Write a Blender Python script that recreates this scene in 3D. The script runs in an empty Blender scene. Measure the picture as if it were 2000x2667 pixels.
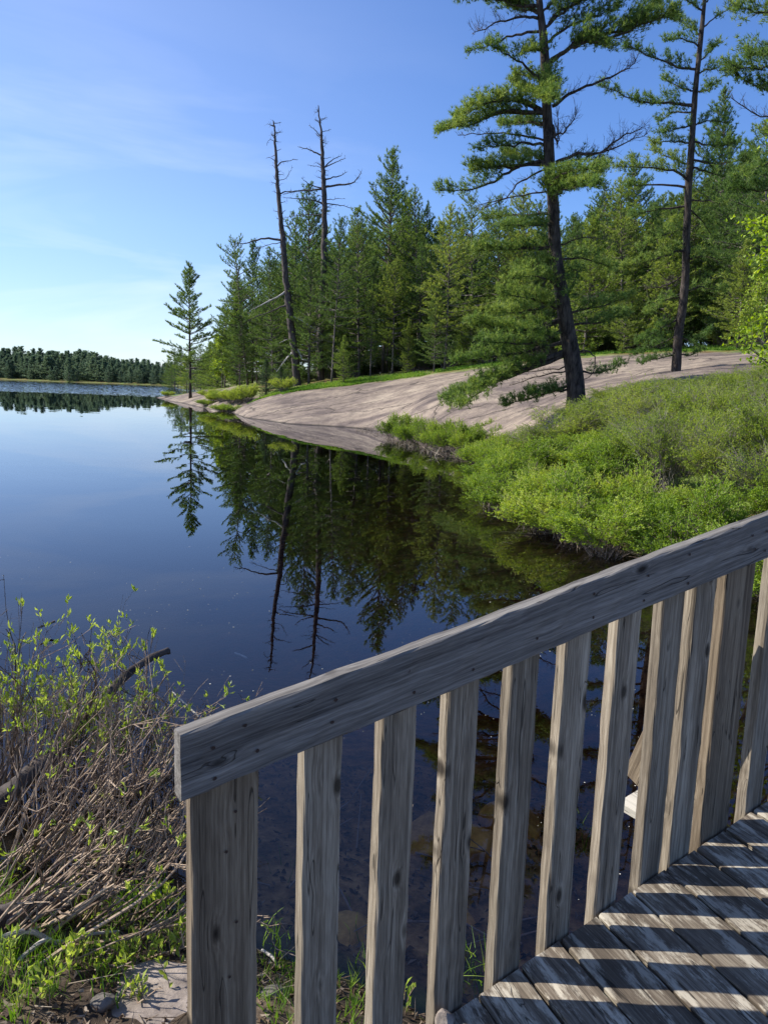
import bpy, math, random
import numpy as np
from mathutils import Matrix, Vector
R_ = math.radians
rng = np.random.default_rng(7)
random.seed(7)
scn = bpy.context.scene
col = scn.collection

# ------------------------------------------------------------------ camera
CAMH = 2.3
PITCH, ROLL, FPX = R_(9.24), R_(1.81), 2028.9        # focal length for a 2000 x 2667 frame
_F = np.array([0, math.cos(PITCH), -math.sin(PITCH)]); _Rr = np.array([1., 0, 0]); _U = np.cross(_Rr, _F)
_R2 = math.cos(ROLL)*_Rr + math.sin(ROLL)*_U; _U2 = -math.sin(ROLL)*_Rr + math.cos(ROLL)*_U
cam_d = bpy.data.cameras.new('camera'); cam = bpy.data.objects.new('camera', cam_d); col.objects.link(cam)
cam_d.sensor_fit = 'VERTICAL'; cam_d.sensor_height = 36; cam_d.lens = 36*FPX/2667
cam_d.clip_start = .05; cam_d.clip_end = 4000
m = Matrix.Identity(4)
for i in range(3):
    m[i][0] = _R2[i]; m[i][1] = _U2[i]; m[i][2] = -_F[i]
m[0][3], m[1][3], m[2][3] = 0, 0, CAMH
cam.matrix_world = m
scn.camera = cam
scn.render.resolution_x = 767; scn.render.resolution_y = 1024

# ------------------------------------------------------------------ sky, sun, exposure
SUN_AZ, SUN_EL = R_(280.5), R_(38)                    # azimuth clockwise from +Y
sund = np.array([math.sin(SUN_AZ)*math.cos(SUN_EL), math.cos(SUN_AZ)*math.cos(SUN_EL), math.sin(SUN_EL)])
w = bpy.data.worlds.new('World'); scn.world = w; w.use_nodes = True
nt = w.node_tree; nt.nodes.clear()
N = lambda t, **k: _node(nt, t, **k)
def _node(tree, t, **k):
    n = tree.nodes.new(t)
    for a, b in k.items(): setattr(n, a, b)
    return n
out = N('ShaderNodeOutputWorld'); bg = N('ShaderNodeBackground'); sky = N('ShaderNodeTexSky', sky_type='NISHITA')
sky.sun_disc = False; sky.sun_elevation = SUN_EL; sky.sun_rotation = SUN_AZ
sky.air_density = 1.0; sky.dust_density = 0.15; sky.ozone_density = 3.5; sky.altitude = 200
hs = N('ShaderNodeHueSaturation'); hs.inputs['Saturation'].default_value = 1.16; hs.inputs['Value'].default_value = 1.0
hs.inputs['Hue'].default_value = 0.513
tc = N('ShaderNodeTexCoord'); mp = N('ShaderNodeMapping'); mp.inputs['Scale'].default_value = (1.3, 1.3, 7)
mp.inputs['Location'].default_value = (3.1, 1.7, .6)
nz = N('ShaderNodeTexNoise'); nz.inputs['Scale'].default_value = 1.6; nz.inputs['Detail'].default_value = 5; nz.inputs['Roughness'].default_value = .55
nz.inputs['Distortion'].default_value = .6
cr = N('ShaderNodeValToRGB'); cr.color_ramp.elements[0].position = .5; cr.color_ramp.elements[1].position = .78
cr.color_ramp.elements[1].color = (.42, .42, .42, 1)
mx = N('ShaderNodeMixRGB'); mx.inputs[2].default_value = (6.2, 6.6, 7.2, 1)
L = nt.links.new
L(sky.outputs[0], hs.inputs['Color']); L(tc.outputs['Generated'], mp.inputs[0]); L(mp.outputs[0], nz.inputs[0]); L(nz.outputs[0], cr.inputs[0])
sz = N('ShaderNodeSeparateXYZ'); L(tc.outputs['Generated'], sz.inputs[0])
tr_ = N('ShaderNodeValToRGB'); L(sz.outputs[2], tr_.inputs[0])
e_ = tr_.color_ramp.elements; e_[0].position = 0; e_[0].color = (.60, .66, .90, 1); e_[1].position = .6; e_[1].color = (.95, 1, 1, 1)
q_ = e_.new(.18); q_.color = (.82, .90, 1.0, 1)
ml_ = N('ShaderNodeMixRGB', blend_type='MULTIPLY'); ml_.inputs[0].default_value = 1; L(hs.outputs[0], ml_.inputs[1]); L(tr_.outputs[0], ml_.inputs[2])
cz = N('ShaderNodeMapRange'); cz.inputs['From Min'].default_value = .42; cz.inputs['From Max'].default_value = .12; L(sz.outputs[2], cz.inputs[0])
cxm = N('ShaderNodeMapRange'); cxm.inputs['From Min'].default_value = .15; cxm.inputs['From Max'].default_value = -.35; L(sz.outputs[0], cxm.inputs[0])
c1_ = N('ShaderNodeMath', operation='MULTIPLY'); L(cz.outputs[0], c1_.inputs[0]); L(cxm.outputs[0], c1_.inputs[1])
c2_ = N('ShaderNodeMath', operation='MULTIPLY'); L(cr.outputs[0], c2_.inputs[0]); L(c1_.outputs[0], c2_.inputs[1])
# thin milky veil towards the sun side
vl = N('ShaderNodeMath', operation='MULTIPLY_ADD'); vl.inputs[1].default_value = .13; L(cxm.outputs[0], vl.inputs[0]); L(c2_.outputs[0], vl.inputs[2])
L(vl.outputs[0], mx.inputs[0]); L(ml_.outputs[0], mx.inputs[1]); L(mx.outputs[0], bg.inputs[0]); L(bg.outputs[0], out.inputs[0])
bg.inputs[1].default_value = 0.125
sl = bpy.data.lights.new('sun', 'SUN'); sl.energy = 5.0; sl.angle = R_(.53); sl.color = (1, .94, .84)
so = bpy.data.objects.new('sun', sl); col.objects.link(so)
so.rotation_euler = Vector(-sund).to_track_quat('-Z', 'Y').to_euler(); so.location = (-20, 0, 30)
scn.view_settings.view_transform = 'Standard'; scn.view_settings.look = 'None'
scn.view_settings.exposure = 0.62; scn.view_settings.gamma = 1
try:
    scn.cycles.transparent_max_bounces = 24; scn.cycles.max_bounces = 8
except Exception: pass

# ------------------------------------------------------------------ helpers
K = 2000/1659.0        # measurements were taken on a 1659 px wide copy
def ray(px, py):
    px *= K; py *= K
    return _F + _R2*(px-1000)/FPX + _U2*(1333.5-py)/FPX
def at(px, py, D):
    """point at horizontal distance D from the viewpoint in the direction of a measured point"""
    d = ray(px, py); return d*(D/math.hypot(d[0], d[1])) + np.array([0, 0, CAMH])
def atz(px, py, z):
    d = ray(px, py); return d*((z-CAMH)/d[2]) + np.array([0, 0, CAMH])

def tag(o, label=None, cat=None, group=None, kind=None):
    if label: o['label'] = label
    if cat: o['category'] = cat
    if group: o['group'] = group
    if kind: o['kind'] = kind
    return o
def empty(name, loc, label=None, cat=None, group=None, rz=0, sc=1):
    o = bpy.data.objects.new(name, None); col.objects.link(o); o.location = [float(v) for v in loc]; o.rotation_euler = (0, 0, rz)
    o.scale = (sc, sc, sc) if not hasattr(sc, '__len__') else sc
    o.empty_display_size = .3
    return tag(o, label, cat, group)
def copy_tree(o, parent=None):
    c = o.copy(); col.objects.link(c)
    if parent is not None: c.parent = parent
    for ch in [x for x in bpy.data.objects if x.parent == o]: copy_tree(ch, c)
    return c

class G:
    """geometry collector; build() links everything in it as one mesh object"""
    def __init__(s): s.v = []; s.f3 = []; s.f4 = []; s.t = []; s.n = 0
    def add(s, v, f3=None, f4=None, tint=0.5):
        v = np.asarray(v, float).reshape(-1, 3)
        if len(v) == 0: return
        if f3 is not None and len(f3): s.f3.append(np.asarray(f3).reshape(-1, 3)+s.n)
        if f4 is not None and len(f4): s.f4.append(np.asarray(f4).reshape(-1, 4)+s.n)
        s.v.append(v); s.t.append(np.broadcast_to(np.asarray(tint, float), (len(v),)).copy()); s.n += len(v)
    def mesh(s, name, mat, smooth=False):
        me = bpy.data.meshes.new(name)
        v = np.concatenate(s.v) if s.v else np.zeros((0, 3))
        f3 = np.concatenate(s.f3) if s.f3 else np.zeros((0, 3), int); f4 = np.concatenate(s.f4) if s.f4 else np.zeros((0, 4), int)
        me.vertices.add(len(v)); me.vertices.foreach_set('co', v.ravel())
        nl = f3.size+f4.size; me.loops.add(nl); me.loops.foreach_set('vertex_index', np.concatenate([f3.ravel(), f4.ravel()]).astype(np.int32))
        npoly = len(f3)+len(f4); me.polygons.add(npoly)
        st = np.concatenate([np.arange(len(f3))*3, f3.size+np.arange(len(f4))*4]).astype(np.int32)
        me.polygons.foreach_set('loop_start', st)
        me.polygons.foreach_set('loop_total', np.concatenate([np.full(len(f3), 3), np.full(len(f4), 4)]).astype(np.int32))
        me.polygons.foreach_set('use_smooth', np.full(npoly, bool(smooth)))
        at_ = me.attributes.new('tint', 'FLOAT', 'POINT'); at_.data.foreach_set('value', np.concatenate(s.t).astype(np.float32) if s.t else [])
        me.update(calc_edges=True); me.validate()
        if mat: me.materials.append(mat)
        return me
    def build(s, name, mat, parent=None, smooth=False, **tg):
        o = bpy.data.objects.new(name, s.mesh(name, mat, smooth)); col.objects.link(o)
        if parent is not None: o.parent = parent
        return tag(o, **tg)

def nrm(a): return a/np.maximum(np.linalg.norm(a, axis=-1, keepdims=True), 1e-9)
def tube(g, P, r, k=6, tint=.5, rough=0.0, cap=True):
    P = np.asarray(P, float); n = len(P); r = np.broadcast_to(np.asarray(r, float), (n,))
    T = nrm(np.gradient(P, axis=0)); ref = np.array([0.31, .93, .17]) if abs(T[0][1]) < .8 else np.array([1., 0.1, 0])
    A = nrm(np.cross(T, ref)); B = np.cross(T, A)
    a = np.arange(k)*2*math.pi/k
    rr = r[:, None]*(1+rough*rng.standard_normal((n, k)))
    V = P[:, None]+rr[..., None]*(A[:, None]*np.cos(a)[None, :, None]+B[:, None]*np.sin(a)[None, :, None])
    i = np.arange(n-1)[:, None]*k; j = np.arange(k)[None]; j2 = (j+1) % k
    F = np.stack([i+j, i+j2, i+k+j2, i+k+j], -1).reshape(-1, 4)
    V = V.reshape(-1, 3); f3 = []
    if cap:
        V = np.vstack([V, P[0:1], P[-1:]]); c0, c1 = n*k, n*k+1
        f3 = [(c0, (q+1) % k, q) for q in range(k)]+[(c1, (n-1)*k+q, (n-1)*k+(q+1) % k) for q in range(k)]
    g.add(V, f3, F, tint)
def prisms(g, A, B, ra, rb, tint=.5):
    """many thin three sided twigs at once"""
    A = np.asarray(A, float).reshape(-1, 3); B = np.asarray(B, float).reshape(-1, 3); n = len(A)
    if n == 0: return
    ra = np.broadcast_to(ra, (n,)); rb = np.broadcast_to(rb, (n,))
    T = nrm(B-A); ref = np.tile([.13, .21, .97], (n, 1)); ref[np.abs(T[:, 2]) > .9] = [1, 0, 0]
    U = nrm(np.cross(T, ref)); W = np.cross(T, U)
    V = np.zeros((n, 6, 3))
    for q in range(3):
        c, s_ = math.cos(q*2.0944), math.sin(q*2.0944); d = U*c+W*s_
        V[:, q] = A+d*ra[:, None]; V[:, 3+q] = B+d*rb[:, None]
    base = np.arange(n)[:, None, None]*6
    F = np.array([[0, 1, 4, 3], [1, 2, 5, 4], [2, 0, 3, 5]])[None]+base
    tt = np.repeat(np.broadcast_to(np.asarray(tint, float), (n,)), 6)
    g.add(V.reshape(-1, 3), None, F.reshape(-1, 4), tt)
def blades(g, C, D, size, tint, nb=8, width=.12, spread=.75):
    """needle tufts: nb thin triangles fanning out of each centre about direction D"""
    n = len(C)
    if n == 0: return
    C = np.repeat(C, nb, 0); D = np.repeat(nrm(D), nb, 0); size = np.repeat(np.broadcast_to(size, (n,)), nb); tint = np.repeat(np.broadcast_to(tint, (n,)), nb)
    m_ = len(C)
    d = nrm(D+spread*rng.standard_normal((m_, 3)))
    s = nrm(np.cross(d, rng.standard_normal((m_, 3))))
    ln = size*rng.uniform(.65, 1.1, m_); wd = size*width
    off = rng.uniform(-.25, .1, m_)
    P0 = C+d*(off*ln)[:, None]
    V = np.stack([P0-s*wd[:, None]*.5, P0+s*wd[:, None]*.5, P0+d*ln[:, None]], 1)
    g.add(V.reshape(-1, 3), np.arange(m_*3).reshape(-1, 3), None, np.repeat(tint+rng.uniform(-.08, .08, m_), 3))
def leaves(g, C, D, ln, wd, tint, fold=.25):
    """small pointed leaves with a fold along the midrib"""
    n = len(C)
    if n == 0: return
    D = nrm(D); S = nrm(np.cross(D, rng.standard_normal((n, 3)))); Nn = np.cross(S, D)
    ln = np.broadcast_to(ln, (n,))[:, None]; wd = np.broadcast_to(wd, (n,))[:, None]
    a = C; b1 = C+D*ln*.55+S*wd*.5+Nn*wd*fold; b2 = C+D*ln*.55-S*wd*.5+Nn*wd*fold; c = C+D*ln-Nn*ln*.06
    V = np.stack([a, b1, c, b2], 1).reshape(-1, 3)
    i = np.arange(n)[:, None]*4
    F = np.concatenate([i+np.array([[0, 1, 2]]), i+np.array([[0, 2, 3]])], 1).reshape(-1, 3)
    g.add(V, F, None, np.repeat(np.broadcast_to(tint, (n,)), 4))

# ------------------------------------------------------------------ materials
def mat(name):
    m_ = bpy.data.materials.new(name); m_.use_nodes = True; t = m_.node_tree; t.nodes.clear()
    return m_, t, (lambda ty, **k: _node(t, ty, **k)), t.links.new
def ramp(n, stops):
    e = n.color_ramp.elements
    while len(e) > 1: e.remove(e[-1])
    e[0].position = stops[0][0]; e[0].color = (*stops[0][1], 1)
    for p, c in stops[1:]:
        q = e.new(p); q.color = (*c, 1)
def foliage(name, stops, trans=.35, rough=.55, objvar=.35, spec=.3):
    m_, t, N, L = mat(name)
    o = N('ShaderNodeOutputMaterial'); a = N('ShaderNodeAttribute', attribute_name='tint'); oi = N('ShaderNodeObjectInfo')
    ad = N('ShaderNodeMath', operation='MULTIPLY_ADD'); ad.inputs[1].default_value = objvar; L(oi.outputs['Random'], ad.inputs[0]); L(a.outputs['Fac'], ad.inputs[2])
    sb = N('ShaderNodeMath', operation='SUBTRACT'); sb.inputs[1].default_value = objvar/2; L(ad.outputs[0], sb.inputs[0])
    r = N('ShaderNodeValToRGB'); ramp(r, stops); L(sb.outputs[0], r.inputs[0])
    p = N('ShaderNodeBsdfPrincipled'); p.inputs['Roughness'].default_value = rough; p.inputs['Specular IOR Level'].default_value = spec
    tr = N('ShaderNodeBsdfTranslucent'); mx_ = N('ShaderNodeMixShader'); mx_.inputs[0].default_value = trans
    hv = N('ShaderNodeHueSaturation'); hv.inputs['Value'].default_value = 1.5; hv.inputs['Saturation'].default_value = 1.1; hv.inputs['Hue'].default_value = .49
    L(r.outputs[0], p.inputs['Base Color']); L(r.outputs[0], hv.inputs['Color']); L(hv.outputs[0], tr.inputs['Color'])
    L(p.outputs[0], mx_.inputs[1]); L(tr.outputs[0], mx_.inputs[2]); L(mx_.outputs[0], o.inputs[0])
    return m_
def bark(name, c0, c1, scale=6, zs=.35, bump=.5, dist=.02, rough=.9):
    m_, t, N, L = mat(name)
    o = N('ShaderNodeOutputMaterial'); p = N('ShaderNodeBsdfPrincipled'); p.inputs['Roughness'].default_value = rough; p.inputs['Specular IOR Level'].default_value = .2
    tc = N('ShaderNodeTexCoord'); mp = N('ShaderNodeMapping'); mp.inputs['Scale'].default_value = (1, 1, zs)
    nz = N('ShaderNodeTexNoise'); nz.inputs['Scale'].default_value = scale; nz.inputs['Detail'].default_value = 8; nz.inputs['Roughness'].default_value = .65
    vo = N('ShaderNodeTexVoronoi'); vo.inputs['Scale'].default_value = scale*1.5; vo.feature = 'DISTANCE_TO_EDGE'
    r = N('ShaderNodeValToRGB'); ramp(r, [(.32, c0), (.68, c1)])
    L(tc.outputs['Object'], mp.inputs[0]); L(mp.outputs[0], nz.inputs[0]); L(mp.outputs[0], vo.inputs[0])
    ad = N('ShaderNodeMath', operation='MULTIPLY_ADD'); ad.inputs[1].default_value = .35; L(vo.outputs[0], ad.inputs[0]); L(nz.outputs[0], ad.inputs[2])
    a = N('ShaderNodeAttribute', attribute_name='tint'); a2 = N('ShaderNodeMath', operation='MULTIPLY_ADD'); a2.inputs[1].default_value = .5; L(a.outputs['Fac'], a2.inputs[0]); L(ad.outputs[0], a2.inputs[2])
    a3 = N('ShaderNodeMath', operation='SUBTRACT'); a3.inputs[1].default_value = .32; L(a2.outputs[0], a3.inputs[0])
    L(a3.outputs[0], r.inputs[0]); L(r.outputs[0], p.inputs['Base Color'])
    b = N('ShaderNodeBump'); b.inputs['Strength'].default_value = bump; b.inputs['Distance'].default_value = dist; L(ad.outputs[0], b.inputs['Height']); L(b.outputs[0], p.inputs['Normal'])
    L(p.outputs[0], o.inputs[0]); return m_
def timber(name, dark, mid, light, patch=None, knots=1.0, streak=1.0, rough=.8):
    """weathered sawn timber; the grain runs along local X, every piece gets its own offset"""
    m_, t, N, L = mat(name)
    o = N('ShaderNodeOutputMaterial'); p = N('ShaderNodeBsdfPrincipled'); p.inputs['Roughness'].default_value = rough; p.inputs['Specular IOR Level'].default_value = .25
    tc = N('ShaderNodeTexCoord'); oi = N('ShaderNodeObjectInfo')
    mo = N('ShaderNodeVectorMath', operation='SCALE'); mo.inputs[0].default_value = (31, 17, 23); L(oi.outputs['Random'], mo.inputs['Scale'])
    ad = N('ShaderNodeVectorMath', operation='ADD'); L(tc.outputs['Object'], ad.inputs[0]); L(mo.outputs[0], ad.inputs[1])
    # knots: sparse stretched cells
    mk = N('ShaderNodeMapping'); mk.inputs['Scale'].default_value = (5.5, 12, 2.0); L(ad.outputs[0], mk.inputs[0])
    vk = N('ShaderNodeTexVoronoi'); vk.inputs['Scale'].default_value = 1; vk.inputs['Randomness'].default_value = 1; L(mk.outputs[0], vk.inputs[0])
    kr = N('ShaderNodeMapRange'); kr.inputs['From Min'].default_value = .07; kr.inputs['From Max'].default_value = .17; kr.inputs['To Min'].default_value = 1; kr.inputs['To Max'].default_value = 0; L(vk.outputs['Distance'], kr.inputs[0])
    kh = N('ShaderNodeMapRange'); kh.inputs['From Min'].default_value = .0; kh.inputs['From Max'].default_value = .45; kh.inputs['To Min'].default_value = 1; kh.inputs['To Max'].default_value = 0; L(vk.outputs['Distance'], kh.inputs[0])
    # long grain, swirling about the knots
    sw = N('ShaderNodeMath', operation='POWER'); sw.inputs[1].default_value = 2; L(kh.outputs[0], sw.inputs[0])
    cx = N('ShaderNodeCombineXYZ'); ms = N('ShaderNodeMath', operation='MULTIPLY'); ms.inputs[1].default_value = .02*knots; L(sw.outputs[0], ms.inputs[0]); L(ms.outputs[0], cx.inputs[1]); L(ms.outputs[0], cx.inputs[2])
    a2 = N('ShaderNodeVectorMath', operation='ADD'); L(ad.outputs[0], a2.inputs[0]); L(cx.outputs[0], a2.inputs[1])
    mg = N('ShaderNodeMapping'); mg.inputs['Scale'].default_value = (1.3, 110, 110); L(a2.outputs[0], mg.inputs[0])
    g1 = N('ShaderNodeTexNoise'); g1.inputs['Scale'].default_value = 1; g1.inputs['Detail'].default_value = 5; g1.inputs['Roughness'].default_value = .6; g1.inputs['Distortion'].default_value = .12; L(mg.outputs[0], g1.inputs[0])
    ml = N('ShaderNodeMapping'); ml.inputs['Scale'].default_value = (1.1, 22, 22); L(a2.outputs[0], ml.inputs[0])
    g2 = N('ShaderNodeTexNoise'); g2.inputs['Scale'].default_value = 1; g2.inputs['Detail'].default_value = 4; g2.inputs['Roughness'].default_value = .55; L(ml.outputs[0], g2.inputs[0])
    mf = N('ShaderNodeMapping'); mf.inputs['Scale'].default_value = (16, 330, 330); L(ad.outputs[0], mf.inputs[0])
    g3 = N('ShaderNodeTexNoise'); g3.inputs['Scale'].default_value = 1; g3.inputs['Detail'].default_value = 3; L(mf.outputs[0], g3.inputs[0])
    s1 = N('ShaderNodeMath', operation='MULTIPLY_ADD'); s1.inputs[1].default_value = .5*streak; L(g1.outputs[0], s1.inputs[0])
    s0 = N('ShaderNodeMath', operation='MULTIPLY'); s0.inputs[1].default_value = .55; L(g2.outputs[0], s0.inputs[0]); L(s0.outputs[0], s1.inputs[2])
    s2 = N('ShaderNodeMath', operation='MULTIPLY_ADD'); s2.inputs[1].default_value = .34; L(g3.outputs[0], s2.inputs[0]); L(s1.outputs[0], s2.inputs[2])
    s3 = N('ShaderNodeMath', operation='SUBTRACT'); s3.inputs[1].default_value = .20+.25*(streak-1); L(s2.outputs[0], s3.inputs[0])
    r = N('ShaderNodeValToRGB'); ramp(r, [(.27, dark), (.48, mid), (.72, light)]); L(s3.outputs[0], r.inputs[0])
    last = r.outputs[0]
    if patch:
        mpp = N('ShaderNodeMapping'); mpp.inputs['Scale'].default_value = (5, 22, 22); L(ad.outputs[0], mpp.inputs[0])
        gp = N('ShaderNodeTexNoise'); gp.inputs['Scale'].default_value = 1; gp.inputs['Detail'].default_value = 9; gp.inputs['Roughness'].default_value = .72; L(mpp.outputs[0], gp.inputs[0])
        rp = N('ShaderNodeMapRange'); rp.inputs['From Min'].default_value = .5; rp.inputs['From Max'].default_value = .58; L(gp.outputs[0], rp.inputs[0])
        mxp = N('ShaderNodeMixRGB'); mxp.inputs[2].default_value = (*patch, 1); L(last, mxp.inputs[1])
        fm = N('ShaderNodeMath', operation='MULTIPLY'); fm.inputs[1].default_value = .8; L(rp.outputs[0], fm.inputs[0]); L(fm.outputs[0], mxp.inputs[0]); last = mxp.outputs[0]
    mk2 = N('ShaderNodeMixRGB'); mk2.inputs[2].default_value = (dark[0]*.28, dark[1]*.25, dark[2]*.22, 1); L(last, mk2.inputs[1])
    kf = N('ShaderNodeMath', operation='MULTIPLY'); kf.inputs[1].default_value = min(1, 1.1*knots); L(kr.outputs[0], kf.inputs[0]); L(kf.outputs[0], mk2.inputs[0])
    # drying checks: thin dark splits along the grain
    mc = N('ShaderNodeMapping'); mc.inputs['Scale'].default_value = (2.2, 42, 42); mc.inputs['Location'].default_value = (5, 3, 1); L(a2.outputs[0], mc.inputs[0])
    gc = N('ShaderNodeTexNoise'); gc.inputs['Scale'].default_value = 1; gc.inputs['Detail'].default_value = 1; L(mc.outputs[0], gc.inputs[0])
    cm = N('ShaderNodeMath', operation='SUBTRACT'); cm.inputs[1].default_value = .64; L(gc.outputs[0], cm.inputs[0])
    ca = N('ShaderNodeMath', operation='ABSOLUTE'); L(cm.outputs[0], ca.inputs[0])
    cc = N('ShaderNodeMapRange'); cc.inputs['From Min'].default_value = .004; cc.inputs['From Max'].default_value = .012; cc.inputs['To Min'].default_value = .75; cc.inputs['To Max'].default_value = 0; L(ca.outputs[0], cc.inputs[0])
    mk3 = N('ShaderNodeMixRGB'); mk3.inputs[2].default_value = (dark[0]*.3, dark[1]*.3, dark[2]*.3, 1); L(mk2.outputs[0], mk3.inputs[1]); L(cc.outputs[0], mk3.inputs[0])
    hsv = N('ShaderNodeHueSaturation'); vr = N('ShaderNodeMapRange'); vr.inputs['To Min'].default_value = .82; vr.inputs['To Max'].default_value = 1.2; L(oi.outputs['Random'], vr.inputs[0]); L(vr.outputs[0], hsv.inputs['Value']); L(mk3.outputs[0], hsv.inputs['Color'])
    L(hsv.outputs[0], p.inputs['Base Color'])
    b = N('ShaderNodeBump'); b.inputs['Strength'].default_value = .7; b.inputs['Distance'].default_value = .003
    bs = N('ShaderNodeMath', operation='SUBTRACT'); L(s2.outputs[0], bs.inputs[0]); L(cc.outputs[0], bs.inputs[1]); L(bs.outputs[0], b.inputs['Height']); L(b.outputs[0], p.inputs['Normal'])
    L(p.outputs[0], o.inputs[0]); return m_

M = {}
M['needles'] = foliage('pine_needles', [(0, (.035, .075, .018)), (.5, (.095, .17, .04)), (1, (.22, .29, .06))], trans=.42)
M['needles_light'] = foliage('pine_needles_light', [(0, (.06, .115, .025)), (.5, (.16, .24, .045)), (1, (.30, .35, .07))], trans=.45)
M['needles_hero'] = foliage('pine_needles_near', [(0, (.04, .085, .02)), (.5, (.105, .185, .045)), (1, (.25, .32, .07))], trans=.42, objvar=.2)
M['needles_dark'] = foliage('spruce_needles', [(0, (.02, .05, .02)), (.5, (.05, .095, .035)), (1, (.10, .16, .05))], trans=.3)
M['needles_far_hazed'] = foliage('far_hazed_needles', [(0, (.03, .06, .035)), (.5, (.115, .175, .11)), (1, (.2, .27, .14))], trans=.35)  # distance haze is put into this colour: paler, bluer green, no haze volume
M['maple'] = foliage('young_maple_leaves', [(0, (.12, .20, .02)), (.5, (.28, .40, .04)), (1, (.45, .52, .08))], trans=.45)
M['gale'] = foliage('bright_shrub_leaves', [(0, (.07, .13, .02)), (.5, (.22, .33, .04)), (1, (.42, .48, .08))], trans=.4)
M['olive'] = foliage('olive_shrub_leaves', [(0, (.11, .17, .025)), (.5, (.26, .35, .05)), (1, (.42, .46, .09))], trans=.45)
M['sprout'] = foliage('sprout_leaves', [(0, (.10, .18, .025)), (.5, (.25, .35, .05)), (1, (.45, .52, .12))], trans=.42, rough=.4)
M['grass'] = foliage('grass_blades', [(0, (.05, .12, .015)), (.5, (.13, .26, .03)), (1, (.28, .38, .06))], trans=.35)
M['drygrass'] = foliage('dry_grass', [(0, (.12, .07, .03)), (.5, (.28, .2, .09)), (1, (.42, .36, .2))], trans=.2)
M['litter'] = foliage('leaf_litter', [(0, (.05, .03, .018)), (.5, (.16, .11, .07)), (1, (.42, .35, .26))], trans=.12)
M['reed'] = foliage('dead_stalks', [(0, (.07, .05, .035)), (.5, (.2, .15, .1)), (1, (.5, .42, .32))], trans=.05)
M['bark_dark'] = bark('pine_bark', (.018, .014, .012), (.10, .082, .07), scale=7, zs=.3, bump=.9, dist=.04)
M['bark_grey'] = bark('grey_bark', (.06, .05, .045), (.22, .19, .17), scale=9, zs=.3)
M['dead'] = bark('dead_wood', (.035, .028, .025), (.13, .11, .10), scale=8, zs=.25, bump=.9)
M['bleached'] = bark('bleached_wood', (.26, .24, .21), (.62, .58, .52), scale=9, zs=.3)
M['twig'] = bark('twigs', (.06, .045, .04), (.30, .235, .19), scale=14, zs=1)
M['twig_grey'] = bark('grey_twigs', (.08, .07, .06), (.26, .23, .2), scale=14, zs=1)
M['stem'] = bark('foreground_stems', (.09, .06, .045), (.42, .32, .23), scale=30, zs=.5)
M['rail'] = timber('rail_timber', (.055, .05, .046), (.16, .147, .132), (.32, .30, .27), knots=.9, streak=1.25)
M['post'] = timber('post_timber', (.052, .038, .025), (.15, .115, .078), (.29, .235, .165), knots=1, streak=1.25)
M['baluster'] = timber('baluster_timber', (.062, .05, .037), (.20, .165, .122), (.43, .375, .29), knots=.8, streak=1.2)
M['deck'] = timber('deck_timber', (.036, .029, .021), (.115, .092, .068), (.30, .26, .20), patch=(.44, .40, .32), knots=.4, streak=1.1)
M['new_wood'] = timber('pale_timber', (.35, .33, .28), (.5, .47, .4), (.62, .58, .5), knots=.2)

# ------------------------------------------------------------------ terrain
LAND = np.array([(-27.5, 93), (-23, 82), (-19.1, 74.1), (-15.7, 65.4), (-11.5, 57.9), (-8.9, 49.2), (-5.5, 43.6), (-2.4, 42.3), (-1.3, 41.2), (.4, 37.5), (2.2, 32), (3.2, 28.5), (3.5, 24.3),
    (3.0, 20), (2.7, 17), (2.7, 14), (3.0, 12.4), (3.5, 11.2), (4.3, 9.6), (5.4, 7.8), (7.2, 6.4), (10, 5.4), (20, 3), (60, -10), (900, -60), (900, 1300), (-800, 1300), (-800, 335),
    (-250, 303), (-139, 283), (-118, 272), (-100, 263), (-71, 249), (-60, 232), (-52, 192), (-38, 160), (-24, 130), (-17, 115), (-22, 104), (-27, 98)])
BANK = np.array([(-3.4, 3.7), (-2.4, 3.45), (-1.7, 3.3), (-1.1, 3.12), (-.6, 2.92), (0, 2.68), (.35, 2.45), (.75, 2.1), (1.3, 1.3), (1.8, 0), (2.5, -2.5), (2, -60), (-120, -60), (-110, 14), (-30, 9), (-8, 5)])
def inside(P, x, y):
    c = np.zeros(x.shape, bool); n = len(P)
    for i in range(n):
        x1, y1 = P[i]; x2, y2 = P[(i+1) % n]
        if y1 == y2: continue
        k = ((y1 > y) != (y2 > y)) & (x < (x2-x1)*(y-y1)/(y2-y1)+x1); c ^= k
    return c
def dist(P, x, y):
    d = np.full(x.shape, 1e9); n = len(P)
    for i in range(n):
        a = P[i]; b = P[(i+1) % n]; ab = b-a; t = np.clip(((x-a[0])*ab[0]+(y-a[1])*ab[1])/(ab@ab), 0, 1)
        d = np.minimum(d, np.hypot(x-a[0]-t*ab[0], y-a[1]-t*ab[1]))
    return d
ctl = [tuple(p)+(0.0,) for p in LAND[:22]]
for px, py, D in [(560, 862, 57), (640, 848, 55), (720, 838, 54.5), (800, 828, 54), (900, 815, 52), (980, 806, 50), (1100, 791, 48), (1250, 775, 46), (1400, 767, 45), (1640, 765, 42),
                  (1000, 870, 36), (1100, 905, 31), (900, 880, 38.5), (750, 880, 46), (650, 890, 48), (1245, 866, 27), (1460, 803, 34), (1600, 797, 31), (1180, 840, 37), (430, 845, 85), (500, 836, 75), (480, 866, 64)]:
    ctl.append(tuple(at(px, py, D)))
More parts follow.
